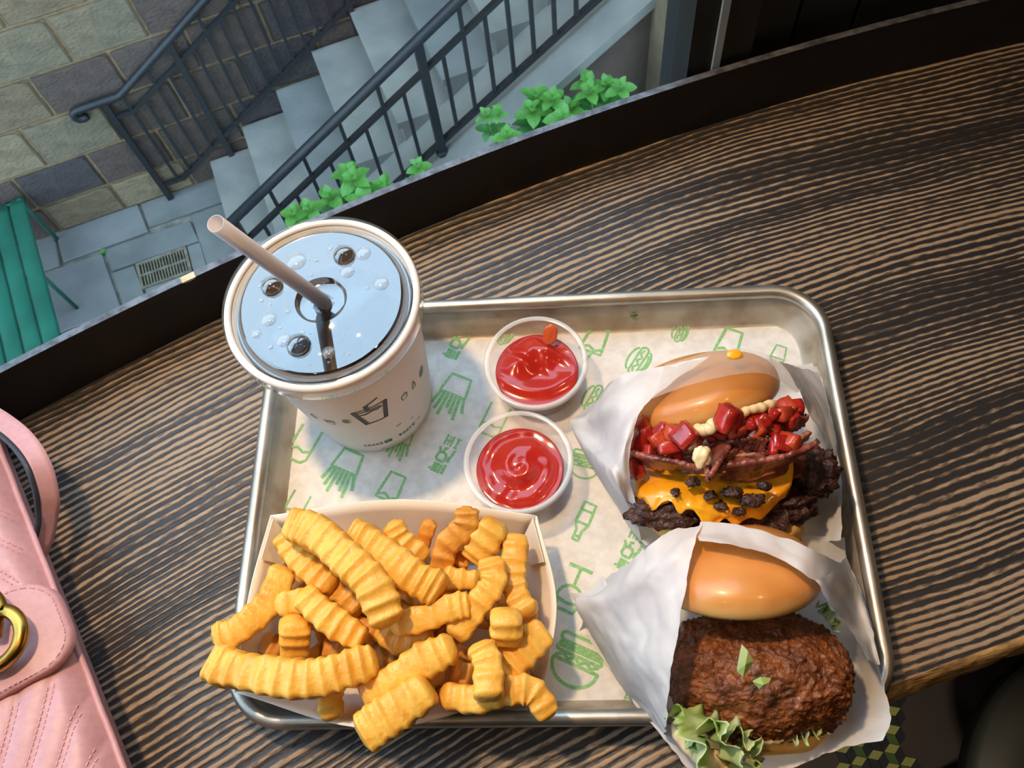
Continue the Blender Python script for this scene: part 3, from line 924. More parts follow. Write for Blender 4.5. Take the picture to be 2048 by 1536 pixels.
mb.build('rolled_rim', M_alu, tray, True)

# paper liner with its green print
LZ = 0.0021
nx, ny = 60, 44
vs = []
for i in range(nx):
    for j in range(ny):
        x = -0.1515 + 0.306 * i / (nx - 1)
        y = -0.1088 + 0.2135 * j / (ny - 1)
        w = 0.5 + 0.5 * noise.noise((x * 28, y * 28, 2.0))
        e = min(i, nx - 1 - i, j, ny - 1 - j)
        vs.append((x, y, LZ + 0.00055 * w * (1 if e > 1 else 0.4)))
liner = obj('tray_liner', vs, grid_faces(nx, ny), M_liner)
tag(liner, 'white paper tray liner printed with green food drawings', 'paper')

def ribbon(polys, w, F, sub=1):
    """flat printed strokes: polys is a list of 2D polylines, F maps (x, y) to 3D"""
    mb = MB()
    for pl_ in polys:
        ww = w
        if isinstance(pl_, tuple):
            pl_, ww = pl_
        pts = []
        for a, b in zip(pl_[:-1], pl_[1:]):
            for k in range(sub):
                pts.append((a[0] + (b[0] - a[0]) * k / sub, a[1] + (b[1] - a[1]) * k / sub))
        pts.append(pl_[-1])
        n = len(pts)
        closed = math.dist(pts[0], pts[-1]) < 1e-6
        L_, R_ = [], []
        for i, p in enumerate(pts):
            if closed and i in (0, n - 1):
                a, b = pts[-2], pts[1]
            else:
                a, b = pts[max(i - 1, 0)], pts[min(i + 1, n - 1)]
            tx, ty = b[0] - a[0], b[1] - a[1]
            l = math.hypot(tx, ty) or 1
            ex = 0
            if not closed and i == 0: ex = -0.3
            if not closed and i == n - 1: ex = 0.3
            px_, py_ = p[0] + tx / l * ww * ex, p[1] + ty / l * ww * ex
            nx_, ny_ = -ty / l * ww / 2, tx / l * ww / 2
            L_.append(F(px_ + nx_, py_ + ny_)); R_.append(F(px_ - nx_, py_ - ny_))
        base = len(mb.v)
        for a, b in zip(L_, R_):
            mb.v += [Vector(a), Vector(b)]
        for i in range(n - 1):
            q = base + 2 * i
            mb.f.append((q, q + 1, q + 3, q + 2))
    return mb
def arcpts(cx, cy, rx, ry, a0, a1, n=10):
    return [(cx + rx * math.cos(math.radians(a0 + (a1 - a0) * k / n)), cy + ry * math.sin(math.radians(a0 + (a1 - a0) * k / n))) for k in range(n + 1)]
def pill(x0, y0, x1, y1, n=6):
    r = min(x1 - x0, y1 - y0) / 2
    if x1 - x0 > y1 - y0:
        p = arcpts(x1 - r, (y0 + y1) / 2, r, r, -90, 90, n) + arcpts(x0 + r, (y0 + y1) / 2, r, r, 90, 270, n)
    else:
        p = arcpts((x0 + x1) / 2, y1 - r, r, r, 0, 180, n) + arcpts((x0 + x1) / 2, y0 + r, r, r, 180, 360, n)
    return p + [p[0]]
zig = lambda y, n=7, a=0.04: [(-0.42 + 0.84 * k / n, y + (a if k % 2 else -a)) for k in range(n + 1)]
ICON = {
 'burger': [[(-0.46, 0.06)] + arcpts(0, 0.06, 0.46, 0.40, 180, 0, 14) + [(-0.46, 0.06)], zig(-0.03), pill(-0.46, -0.19, 0.46, -0.10), [(-0.44, -0.25), (0.44, -0.25)], pill(-0.46, -0.46, 0.46, -0.30)],
 'fries': [[(-0.22, 0.02), (-0.34, -0.02), (-0.26, -0.52), (0.26, -0.52), (0.34, -0.02), (0.22, 0.02)]] + [([(-0.30 + 0.1 * k, -0.02), (-0.42 + 0.135 * k, 0.34 + 0.12 * ((k * 5) % 3))], 0.085) for k in range(7)],
 'shake': [[(-0.27, 0.20), (-0.20, -0.50), (0.20, -0.50), (0.27, 0.20), (-0.27, 0.20)], [(-0.22, 0.08), (-0.08, 0.14), (0.08, 0.05), (0.22, 0.12)], [(-0.05, 0.22), (0.02, 0.52)]],
 'domecup': [[(-0.25, 0.10), (-0.18, -0.42), (0.18, -0.42), (0.25, 0.10), (-0.25, 0.10)], arcpts(0, 0.10, 0.25, 0.22, 0, 180, 8)],
 'bottle': [[(-0.15, -0.50), (0.15, -0.50), (0.16, 0.02), (0.07, 0.22), (0.07, 0.46), (-0.07, 0.46), (-0.07, 0.22), (-0.16, 0.02), (-0.15, -0.50)], [(-0.15, 0.02), (0.15, 0.02)], [(-0.15, -0.30), (0.15, -0.30)], [(-0.07, 0.36), (0.07, 0.36)]],
 'hotdog': [pill(-0.12, -0.5, 0.12, 0.5), [(0.0, -0.38), (0.05, -0.25), (-0.05, -0.12), (0.05, 0.0), (-0.05, 0.12), (0.05, 0.25), (0.0, 0.38)], arcpts(-0.16, 0, 0.16, 0.40, 100, 260, 8), arcpts(0.16, 0, 0.16, 0.40, -80, 80, 8), arcpts(-0.16, 0, 0.09, 0.28, 110, 250, 6)],
 'glass': [[(-0.20, 0.50), (-0.26, 0.25)] + arcpts(0, 0.22, 0.26, 0.26, 180, 360, 10) + [(0.20, 0.50), (-0.20, 0.50)], [(-0.24, 0.30), (0.0, 0.34), (0.24, 0.30)], [(0, -0.04), (0, -0.42)], ([(-0.24, -0.45), (0.24, -0.45)], 0.08)],
 'row': [([(-0.49, 0.06), (-0.34, 0.06)], 0.17), ([(-0.52, -0.07), (-0.32, -0.07)], 0.06), ([(-0.50, -0.16), (-0.28, -0.16)], 0.08), ([(-0.46, 0.17), (-0.50, 0.2)], 0.05), [(-0.22, -0.05), (-0.22, 0.12), (-0.16, 0.17), (-0.02, 0.15), (0.02, 0.08), (0.0, -0.03), (-0.08, -0.07), (-0.22, -0.05)],
         [(-0.02, 0.16), (0.06, 0.15), (0.12, 0.20)], [(0.03, 0.06), (0.14, 0.05), (0.15, 0.0)], ([(-0.16, -0.15), (-0.06, -0.16)], 0.09), [(-0.08, -0.17), (0.16, -0.2)]] + [([(0.24, y), (0.50, y)], 0.06) for y in (0.15, -0.02, -0.16)] + [([(0.24, 0.06), (0.48, 0.06)], 0.035), ([(0.36, 0.15), (0.36, -0.02)], 0.05), ([(0.48, -0.12), (0.50, -0.21)], 0.05), ([(0.24, -0.12), (0.24, -0.2)], 0.05)],
 'bag': [[(-0.30, -0.5), (-0.30, 0.34), (-0.18, 0.46), (0.18, 0.46), (0.30, 0.34), (0.30, -0.5)], [(-0.30, 0.1), (-0.1, 0.18), (0.1, 0.1), (0.30, 0.18)]],
}
UPV = Vector((-0.42, -0.905)).normalized()
def print_icon(kind, u, v, size, ang=0.0, w=0.068):
    c = P(u, v, LZ)
    up = Vector((UPV.x * math.cos(ang) - UPV.y * math.sin(ang), UPV.x * math.sin(ang) + UPV.y * math.cos(ang)))
    rt = Vector((up.y, -up.x))
    S = size / FPX * (c - CAM).length
    def F(x, y):
        q = Vector((c.x, c.y)) + (rt * x + up * y) * S
        ww = 0.5 + 0.5 * noise.noise((q.x * 28, q.y * 28, 2.0))
        return (q.x, q.y, LZ + 0.00055 * ww + 0.00012)
    polys = []
    ribbon(ICON[kind], w, F, 3).build('printed_icon', M_green, liner)
for a in [('fries', 687, 942, 82), ('fries', 905, 790, 82), ('shake', 778, 985, 80), ('row', 890, 908, 78, -1.6), ('row', 918, 682, 78, -1.6), ('shake', 1186, 690, 84),
          ('hotdog', 1277, 722, 66, -0.15), ('hotdog', 1187, 797, 62, -0.1), ('hotdog', 1360, 664, 46), ('shake', 1455, 695, 80), ('domecup', 1556, 712, 52), ('burger', 1170, 930, 62, 0.15),
          ('bottle', 1165, 1045, 82), ('glass', 1146, 1176, 92), ('row', 1262, 1098, 84, -1.6), ('burger', 1153, 1325, 98), ('bag', 988, 842, 70), ('fries', 800, 885, 60),
          ('bag', 606, 890, 74), ('bag', 590, 1015, 60), ('shake', 1262, 1395, 40), ('hotdog', 1010, 668, 50)]:
    print_icon(*a)

# ================================================================== DRINK CUP
CC = Vector((-0.104, 0.0675, 0))
CB, CH, CRB, CRT = 0.0028, 0.1125, 0.0355, 0.0455
cup = empty('paper_cup', (CC.x, CC.y, CB))
tag(cup, 'white paper soda cup with black cup drawing standing on the tray', 'cup')
crad = lambda z: CRB + (CRT - CRB) * (z - CB) / CH
prof = [(CRB - 0.003, CB + 0.006), (CRB - 0.0025, CB), (CRB - 0.0008, CB), (CRB, CB + 0.001)] + [(crad(CB + CH * k / 12), CB + CH * k / 12) for k in range(1, 13)]
prof += [(CRT - 0.0008, CB + CH), (CRB - 0.001, CB + 0.01), (0.0, CB + 0.008)]
v, f = lathe(prof, 80, (CC.x, CC.y, 0))
obj('cup_body', v, f, M_cup, cup)
mb = MB().tube([(CC.x + 0.0466 * math.cos(2 * PI * k / 80), CC.y + 0.0466 * math.sin(2 * PI * k / 80), CB + CH) for k in range(80)], 0.0019, 10, closed=True)
mb.build('rolled_lip', M_cup, cup, True)
def cupF(phi0, z0, S):
    def F(x, y):
        z = z0 + y * S
        r = crad(z) + 0.00015
        a = phi0 + x * S / r
        return (CC.x + r * math.cos(a), CC.y + r * math.sin(a), z)
    return F
def cup_at(u, v):
    best = None
    for i in range(120):
        a = -PI + 2 * PI * i / 120 * 0.75
        for k in range(45):
            z = CB + 0.002 + k * 0.0024
            r = crad(z)
            w = Vector((CC.x + r * math.cos(a), CC.y + r * math.sin(a), z))
            nrm = Vector((math.cos(a), math.sin(a), 0.1))
            if nrm.dot(CAM - w) < 0: continue
            x, y = proj(w)
            d = (x - u) ** 2 + (y - v) ** 2
            if best is None or d < best[0]: best = (d, a, z)
    return best[1], best[2]
TH = 0.075
CUPI = [([(-0.33, 0.30), (-0.20, -0.46)], 0.10), ([(-0.20, -0.46), (0.20, -0.46)], 0.05), ([(0.20, -0.46), (0.33, 0.30)], 0.10), ([(-0.36, 0.32), (0.36, 0.32)], 0.05),
        ([(-0.05, 0.22), (-0.05, 0.46)], 0.10), ([(-0.07, 0.46), (0.22, 0.62)], 0.05), ([(-0.26, 0.22), (0.18, 0.22)], 0.04),
        ([(-0.25, 0.10), (-0.15, 0.07), (-0.05, 0.11), (0.05, 0.15), (0.12, 0.11), (0.22, 0.17)], 0.05)]
a, z = cup_at(747, 826)
ribbon(CUPI, 0.05, cupF(a, z, 0.0265), 4).build('printed_cup_drawing', M_black, cup)
LET = {'S': [arcpts(0.0, 0.25, 0.26, 0.25, 30, 270, 8) + arcpts(0.0, -0.25, 0.26, 0.25, 90, -150, 8)], 'H': [[(-0.27, -0.5), (-0.27, 0.5)], [(0.27, -0.5), (0.27, 0.5)], [(-0.27, 0), (0.27, 0)]],
       'A': [[(-0.32, -0.5), (0, 0.5), (0.32, -0.5)], [(-0.2, -0.15), (0.2, -0.15)]], 'K': [[(-0.26, -0.5), (-0.26, 0.5)], [(0.27, 0.5), (-0.24, -0.02), (0.28, -0.5)]],
       'E': [[(0.25, 0.5), (-0.25, 0.5), (-0.25, -0.5), (0.25, -0.5)], [(-0.25, 0.0), (0.18, 0.0)]], 'C': [arcpts(0, 0, 0.30, 0.5, 50, 310, 12)]}
a, z = cup_at(782, 879)
for word, x0 in (('SHAKE', -0.0155), ('SHACK', 0.0058)):
    polys = []
    for k, ch in enumerate(word):
        for st_ in LET[ch]:
            polys.append([(x0 + 0.0024 * k + x * 0.0022, y * 0.0030) for x, y in st_])
    ribbon(polys, 0.00050, cupF(a, z, 1.0), 2).build('printed_word', M_black, cup)
ribbon([([(0.0, 0.3), (0.0, 0.3)], 0.1)] * 0 + [([(x * 0.0042 - 0.0021, y * 0.0042) for x, y in pl_], 0.0007) for pl_ in [[(-0.5, 0.1), (-0.3, 0.5), (0.3, 0.5), (0.5, 0.1), (-0.5, 0.1)], [(-0.5, -0.08), (0.5, -0.08)], [(-0.5, -0.25), (0.5, -0.25)], [(-0.48, -0.45), (0.48, -0.45)]]], 0.0007, cupF(a, z, 1.0), 3).build('printed_burger_emblem', M_cgreen, cup)
for kind, u, v_, S in (('hotdog', 694, 844, 0.0062), ('fries', 660, 842, 0.0066), ('bottle', 627, 832, 0.0072), ('domecup', 806, 792, 0.0085), ('bottle', 827, 769, 0.0085), ('hotdog', 841, 742, 0.0085)):
    a, z = cup_at(u, v_)
    ribbon(ICON[kind], 0.075, cupF(a, z, S), 2).build('printed_icon', M_cgreen, cup)
for u, v_, S in ((799, 849, 0.0024), (826, 834, 0.0016), (838, 834, 0.0018), (768, 896, 0.0014)):
    a, z = cup_at(u, v_)
    ribbon([([(-0.5, 0), (-0.25, 0.02), (0.0, 0.0), (0.5, 0.03)], 0.7)], 0.6, cupF(a, z, S), 2).build('drip_stain', M_stain, cup)

# lid
LT = CB + CH + 0.0022
lid = empty('plastic_lid', (CC.x, CC.y, CB + CH - 0.01))
tag(lid, 'clear plastic lid with water drops on the soda cup', 'lid')
prof = [(0.0484, -0.0095), (0.0490, -0.009), (0.0489, -0.002), (0.0487, 0.0005), (0.0476, 0.0020), (0.0460, 0.0022), (0.0446, 0.0012), (0.0440, -0.0030), (0.0434, -0.0048), (0.0422, -0.0050), (0.0414, -0.0042),
        (0.0406, -0.0012), (0.0400, -0.0005), (0.0392, -0.0002), (0.030, 0.0000), (0.020, 0.0001), (0.0128, 0.00006), (0.0122, -0.0004), (0.0116, -0.0026), (0.0108, -0.0030), (0.0066, -0.0030), (0.004, -0.0029), (0.0038, -0.003)]
prof = [(r, z + LT) for r, z in prof]
v, f = lathe(prof[:8], 120, (CC.x, CC.y, 0))
obj('lid_rim', v, f, M_lidrim, lid)
v, f = lathe(prof[7:14], 120, (CC.x, CC.y, 0))
obj('lid_channel', v, f, M_lid, lid)
BUT = [(689, 512, 0.0056, 0.0050), (545, 574, 0.0056, 0.0050), (598, 692, 0.0060, 0.0054)]
cbut = [(P(u, v_, LT), r) for u, v_, r, h in BUT]
na, nr = 300, 90
vs = [(CC.x + r * math.cos(2 * PI * k / na), CC.y + r * math.sin(2 * PI * k / na), LT - 0.0002 + 0.0003 * (0.0392 - r) / 0.03) for r in [0.0128 + (0.0392 - 0.0128) * i / (nr - 1) for i in range(nr)] for k in range(na)]
fs = []
for i in range(nr - 1):
    for k in range(na):
        q = (i * na + k, i * na + (k + 1) % na, (i + 1) * na + (k + 1) % na, (i + 1) * na + k)
        mx_, my_ = sum(vs[j][0] for j in q) / 4, sum(vs[j][1] for j in q) / 4
        if all(math.hypot(mx_ - c.x, my_ - c.y) > r - 0.0002 for c, r in cbut):
            fs.append(q)
obj('lid_top', vs, fs, M_lid, lid)
v, f = lathe(prof[16:], 90, (CC.x, CC.y, 0))
obj('straw_well', v, f, M_lid, lid)
# split flaps round the straw hole
for k in range(4):
    a0 = math.radians(20 + 90 * k)
    c = Vector((CC.x, CC.y, LT - 0.003))
    d0 = Vector((math.cos(a0), math.sin(a0), 0)); d1 = Vector((math.cos(a0 + 1.3), math.sin(a0 + 1.3), 0))
    up = Vector((0, 0, 1))
    p = [c + d0 * 0.0062, c + d1 * 0.0062, c + (d0 + d1).normalized() * 0.0042 + up * 0.0026]
    mb = MB().add(p + [q - up * 0.0002 for q in p], [(0, 1, 2), (5, 4, 3), (0, 3, 4, 1), (1, 4, 5, 2), (2, 5, 3, 0)])
    mb.build('straw_slot_flap', M_lid, lid)
def lid_at(u, v, z=None):
    return P(u, v, LT if z is None else z)
for u, v_, r, h in BUT:
    c = lid_at(u, v_)
    pr_ = [(r * math.cos(t), h * math.sin(t)) for t in [math.radians(x) for x in range(0, 91, 9)]]
    vv, ff = lathe(pr_, 28, (c.x, c.y, LT + 0.0001))
    o = obj('press_button', vv, ff, M_lid, lid)
drops = [(592, 522, 0.0052), (726, 506, 0.0040), (694, 543, 0.0038), (762, 566, 0.0040), (537, 638, 0.0040), (512, 667, 0.0026), (567, 680, 0.0038), (658, 705, 0.0032), (735, 576, 0.0012), (623, 549, 0.0012), (575, 622, 0.0014), (541, 694, 0.0014), (606, 664, 0.0013), (523, 600, 0.0012), (520, 572, 0.0011), (660, 497, 0.0012), (632, 520, 0.0012), (560, 655, 0.0012), (540, 610, 0.001)]
for k in range(46):
    a, r = random.uniform(0, 2 * PI), 0.036 * math.sqrt(random.random())
    if r < 0.014: continue
    q = Vector((CC.x + r * math.cos(a), CC.y + r * math.sin(a), LT))
    x, y = proj(q)
    drops.append((x, y, random.uniform(0.0003, 0.0008)))
for u, v_, r in drops:
    c = lid_at(u, v_)
    h = r * 0.38
    pr_ = [(r * math.cos(t), h * math.sin(t)) for t in [math.radians(x) for x in range(0, 91, 15)]]
    vv, ff = lathe(pr_, 16, (c.x, c.y, LT + 0.0001))
    obj('water_drop', vv, ff, M_drop, lid)
# drink
v, f = lathe([(0.0, CB + 0.1080), (0.0440, CB + 0.1080), (0.0438, CB + 0.106), (0.0360, CB + 0.02), (0.0, CB + 0.012)], 60, (CC.x, CC.y, 0))
o = obj('iced_drink', v, f, M_cola)
tag(o, 'dark cola seen through the clear lid of the soda cup', 'drink')
# straw
ent, tip = Vector((CC.x - 0.0005, CC.y + 0.001, LT - 0.002)), P(431, 447, 0.205)
dirv = (tip - ent).normalized()
bot = ent - dirv * 0.10
mb = MB()
n, sg = 2, 28
r0, r1 = 0.0036, 0.0033
mb.tube([bot, bot.lerp(tip, 0.5), tip], r0, sg, cap=False)
mb.tube([bot, bot.lerp(tip, 0.5), tip], r1, sg, cap=False)
b1 = 2 * sg
for k in range(sg):
    k2 = (k + 1) % sg
    mb.f.append((2 * sg + k, 2 * sg + k2, 3 * sg + 2 * sg + k2, 3 * sg + 2 * sg + k))
o = mb.build('drinking_straw', M_straw, None, True, origin=bot)
tag(o, 'frosted translucent straw leaning out of the soda cup lid', 'straw')

# ================================================================== KETCHUP
def portion_cup(cx, cy, zb, label, klabel, swirl):
    rt, rb, h = 0.0278, 0.0215, 0.0300
    e = empty('portion_cup', (cx, cy, zb))
    tag(e, label, 'sauce cup', 'small plastic ketchup cups')
    pr_ = [(0.0, 0.001), (rb - 0.002, 0.0005), (rb - 0.0012, 0.0), (rb, 0.0006), (rb + 0.0006, 0.002), (rt - 0.0022, h - 0.006), (rt - 0.0012, h - 0.0055), (rt - 0.0010, h)]
    v, f = lathe([(r, z + zb) for r, z in pr_], 64, (cx, cy, 0))
    obj('cup_wall', v, f, M_scup, e)
    pr_ = [(rt - 0.0010, h - 0.0004), (rt + 0.0004, h + 0.0002), (rt + 0.0016, h), (rt + 0.0020, h - 0.0010), (rt + 0.0018, h - 0.0026)]
    v, f = lathe([(r, z + zb) for r, z in pr_], 64, (cx, cy, 0))
    obj('cup_rim', v, f, M_srim, e)
    nr, na = 34, 96
    kz = zb + 0.0175
    kr = rb + (rt - rb) * 0.52 - 0.0008
    vs = []
    for i in range(nr):
        r = kr * i / (nr - 1)
        for k in range(na):
            a = 2 * PI * k / na
            x, y = r * math.cos(a), r * math.sin(a)
            ed = max(0, 1 - (r / kr) ** 6)
            if swirl == 1:
                z = 0.0022 * math.exp(-((r - 0.006) / 0.0045) ** 2) + 0.0008 * math.sin(a * 1.0 + r * 520) * min(1, r / 0.006) + 0.003 * (1 - r / kr)
                z += 0.0009 * noise.noise((x * 160, y * 160, 4.4))
            else:
                q = Vector((x, y, 0))
                z = 0.0042 * math.exp(-((x + 0.004) ** 2 + (y - 0.013) ** 2) / 0.00004) + 0.0038 * math.exp(-((x - 0.006) ** 2 + (y - 0.011) ** 2) / 0.000035) + 0.0030 * math.exp(-((x + 0.011) ** 2 + (y - 0.004) ** 2) / 0.00007)
                z += 0.0010 * math.sin((x * 0.8 + y) * 420 + 3 * noise.noise((x * 90, y * 90, 1))) * math.exp(-((y - 0.010) ** 2) / 0.0002)
                z -= 0.0016 * math.exp(-((x + 0.001) ** 2 + (y + 0.002) ** 2) / 0.00006)
                z += 0.0022 * math.exp(-((y + 0.0125 - 18 * x * x) ** 2) / 0.000018)
            vs.append((cx + x, cy + y, kz + z * ed))
    fs = []
    for i in range(nr - 1):
        for k in range(na):
            k2 = (k + 1) % na
            fs.append((i * na + k, (i + 1) * na + k, (i + 1) * na + k2, i * na + k2))
    # the body below the surface
    b0 = len(vs)
    lowr = rb - 0.0004
    for k in range(na):
        a = 2 * PI * k / na
        vs.append((cx + lowr * math.cos(a), cy + lowr * math.sin(a), zb + 0.0018))
    for k in range(na):
        k2 = (k + 1) % na
        fs.append(((nr - 1) * na + k, b0 + k, b0 + k2, (nr - 1) * na + k2))
    fs.append(tuple(b0 + k for k in range(na))[::-1])
    o = obj('ketchup', vs, fs, M_ketch, origin=(cx, cy, zb + 0.002))
    tag(o, klabel, 'ketchup', 'ketchup portions')
    return e, o
KZ = 0.0029
e1, k1 = portion_cup(-0.0045, 0.0720, KZ, 'clear plastic cup of ketchup nearest the upper tray wall, smeared on its lip', 'folded bright ketchup with an orange smear, in the upper sauce cup', 0)
e2, k2 = portion_cup(-0.0150, 0.0125, KZ, 'clear plastic cup of ketchup beside the paper boat of fries', 'swirled ketchup in the sauce cup beside the fries', 1)
# smear running up to the lip
ring = []
for i in range(9):
    t = i / 8
    c = P(1098, 690, KZ + 0.022).lerp(P(1103, 648, KZ + 0.0315), t)
    w = 0.0042 * math.sqrt(max(0.03, 1 - abs(2 * t - 1) ** 3.5))
    for k in range(7):
        x = (k / 6 - 0.5) * 2
        ring.append((c.x + x * w, c.y, c.z + 0.0012 * (1 - x * x) - 0.0002 + (-0.001 if i == 8 else 0)))
obj('ketchup_smear', ring, grid_faces(9, 7), M_smear, k1)

# ================================================================== FRIES
def V3(u, v, z):
    return P(u, v, z)
boat = empty('paper_boat', (-0.075, -0.062, 0.003))
tag(boat, 'white paperboard boat full of crinkle cut fries', 'food boat')
BL, BM_, BR = V3(540, 1032, 0.040), V3(800, 1000, 0.048), V3(1072, 1032, 0.040)
RM = V3(1111, 1200, 0.036)
FR, FM, FL = V3(1088, 1370, 0.034), V3(760, 1458, 0.038), V3(468, 1385, 0.034)
LM_ = V3(497, 1190, 0.036)
fz = 0.0042
fBL, fBR, fFR, fFL = Vector((-0.134, -0.036, fz)), Vector((-0.018, -0.037, fz)), Vector((-0.018, -0.094, fz)), Vector((-0.138, -0.095, fz))
def wallpatch(name, top, a, b, out, n=24, m=6):
    vs = []
    for i in range(n + 1):
        t = i / n
        tp = cr(top, t)
        bt = a.lerp(b, t)
        for j in range(m + 1):
            w = j / m
            p = bt.lerp(tp, w)
            vs.append(p + out * 0.0012 * math.sin(PI * w))
    o = obj(name, vs, grid_faces(n + 1, m + 1), M_boat, boat)
    md = o.modifiers.new('thickness', 'SOLIDIFY')
    md.thickness = 0.0006
    return o
wallpatch('back_wall', [BL, BM_, BR], fBL, fBR, Vector((0, 1, 0)))
wallpatch('side_wall', [BR, RM, FR], fBR, fFR, Vector((1, 0, 0)))
wallpatch('front_wall', [FR, FM, FL], fFR, fFL, Vector((0, -1, 0)))
wallpatch('side_wall', [FL, LM_, BL], fFL, fBL, Vector((-1, 0, 0)))
MB().hexa([fBL, fFL, fFR, fBR, fBL + Vector((0, 0, 0.0006)), fFL + Vector((0, 0, 0.0006)), fFR + Vector((0, 0, 0.0006)), fBR + Vector((0, 0, 0.0006))]).build('boat_floor', M_boat, boat)
def flap(c, b, side, sgn):
    # folded paper overlap inside a back corner
    p0 = c.lerp(b, 0.02) + Vector((sgn * 0.0012, -0.0006, 0))
    p1 = c.lerp(side, 0.55) + Vector((sgn * 0.0012, 0, -0.0005))
    p2 = c.lerp(side, 0.60).lerp(b, 0.42) + Vector((sgn * 0.0014, 0, 0.0))
    p3 = c.lerp(b, 0.50) + Vector((sgn * 0.003, -0.0012, 0))
    q = [p0, p1, p2, p3]
    mb = MB().hexa(q + [x + Vector((sgn * 0.0004, -0.0002, 0.0004)) for x in q])
    mb.build('corner_flap', M_boat, boat)
flap(BL, fBL, LM_, 1)
flap(BR, fBR, RM, -1)

FRY_GROUP = 'crinkle cut fries in the paper boat'
def fry(pts, width, z, label, mat_=None, hk=0.92, taper=(0.80, 0.80), period=0.0066, tw=0.0):
    n = len(pts)
    if not isinstance(z, (list, tuple)): z = [z] * n
    ctr_ = [P(410 + x / 2.8845, 990 + y / 2.8845, zz) for (x, y), zz in zip(pts, z)]
    dist = (ctr_[n // 2] - CAM).length
    W = width / 2.8845 / FPX * dist * 1.04
    L_ = sum((ctr_[i + 1] - ctr_[i]).length for i in range(n - 1))
    rings = max(16, int(L_ / 0.0009))
    prev_s = None
    vs = []
    seed = random.uniform(0, 100)
    ph = random.uniform(0, 6.28)
    prof = []
    for k in range(16):     # rounded square section
        a = 2 * PI * k / 16
        c, s_ = math.cos(a), math.sin(a)
        e = 0.40
        prof.append((math.copysign(abs(c) ** e, c), math.copysign(abs(s_) ** e, s_)))
    for i in range(rings + 1):
        t = i / rings
        p = cr(ctr_, t)
        p2, p0 = cr(ctr_, min(1, t + 0.01)), cr(ctr_, max(0, t - 0.01))
        d = (p2 - p0).normalized()
        up = (CAM - p).normalized()
        side = d.cross(up).normalized()
        up = side.cross(d).normalized()
        if tw:
            side, up = side * math.cos(tw) + up * math.sin(tw), up * math.cos(tw) - side * math.sin(tw)
        x = t * L_
        wv = math.cos(2 * PI * x / period + ph)
        wv = 1 - 2 * abs(math.cos(PI * x / period + ph)) ** 1.1
        # end rounding
        e0 = min(1, t * L_ / (W * 0.35)); e1 = min(1, (1 - t) * L_ / (W * 0.35))
        sc_ = (taper[0] + (1 - taper[0]) * math.sqrt(1 - (1 - e0) ** 2)) * (taper[1] + (1 - taper[1]) * math.sqrt(1 - (1 - e1) ** 2))
        sc_ *= 1 + 0.16 * noise.noise((seed, x * 70, 0))
        p = p + side * 0.0014 * noise.noise((seed + 9, x * 55, 0)) + up * 0.0010 * noise.noise((seed + 19, x * 55, 0))
        for (cx, cy) in prof:
            hx = W / 2 * sc_ * (1 + 0.065 * wv)
            hy = W / 2 * hk * sc_ * (1 + 0.100 * wv)
            q = p + side * cx * hx + up * cy * hy
            nn = noise.noise((q.x * 330 + seed, q.y * 330, q.z * 330)) * 0.00060
            vs.append(q + (side * cx + up * cy).normalized() * nn)
    m = 16
    fs = []
    for i in range(rings):
        for k in range(m):
            k2 = (k + 1) % m
            fs.append((i * m + k, i * m + k2, (i + 1) * m + k2, (i + 1) * m + k))
    for i, rev in ((0, True), (rings, False)):
        c = sum((vs[i * m + k] for k in range(m)), Vector()) / m
        d = (ctr_[0] - ctr_[1]).normalized() if rev else (ctr_[-1] - ctr_[-2]).normalized()
        idx = len(vs)
        inner = []
        for k in range(m):
            vs.append(c + (vs[i * m + k] - c) * 0.72 + d * W * 0.07)
        vs.append(c + d * W * 0.09)
        for k in range(m):
            k2 = (k + 1) % m
            q = (i * m + k, i * m + k2, idx + k2, idx + k)
            fs.append(q[::-1] if rev else q)
            q = (idx + k, idx + k2, idx + m)
            fs.append(q[::-1] if rev else q)
    o = obj('crinkle_fry', vs, fs, mat_ or M_fry, origin=cr(ctr_, 0.5))
    tag(o, label, 'fry', FRY_GROUP)
    return o
D = M_fryd
# deep layer first
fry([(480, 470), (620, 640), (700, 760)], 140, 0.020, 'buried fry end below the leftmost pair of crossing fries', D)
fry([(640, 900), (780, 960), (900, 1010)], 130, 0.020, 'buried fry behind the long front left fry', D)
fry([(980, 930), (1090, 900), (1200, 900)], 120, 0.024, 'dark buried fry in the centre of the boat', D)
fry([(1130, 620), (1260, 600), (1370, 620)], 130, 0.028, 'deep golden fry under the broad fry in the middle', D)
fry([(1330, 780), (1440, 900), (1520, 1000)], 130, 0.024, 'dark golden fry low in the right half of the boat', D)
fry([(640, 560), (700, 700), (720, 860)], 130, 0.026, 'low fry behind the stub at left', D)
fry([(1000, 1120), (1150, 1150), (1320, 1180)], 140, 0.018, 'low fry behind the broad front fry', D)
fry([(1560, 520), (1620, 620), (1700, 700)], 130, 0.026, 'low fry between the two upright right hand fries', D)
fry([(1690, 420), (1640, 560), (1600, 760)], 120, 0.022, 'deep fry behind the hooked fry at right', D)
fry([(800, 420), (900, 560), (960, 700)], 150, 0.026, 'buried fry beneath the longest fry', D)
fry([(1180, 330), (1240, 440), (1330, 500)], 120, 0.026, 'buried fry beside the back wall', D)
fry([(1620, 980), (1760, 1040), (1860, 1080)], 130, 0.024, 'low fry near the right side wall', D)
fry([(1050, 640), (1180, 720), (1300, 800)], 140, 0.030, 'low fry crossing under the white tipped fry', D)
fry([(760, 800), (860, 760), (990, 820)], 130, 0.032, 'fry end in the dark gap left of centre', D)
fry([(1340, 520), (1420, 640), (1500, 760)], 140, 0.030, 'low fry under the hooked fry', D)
fry([(480, 960), (600, 980), (700, 900)], 130, 0.022, 'low fry behind the stubs at left', D)
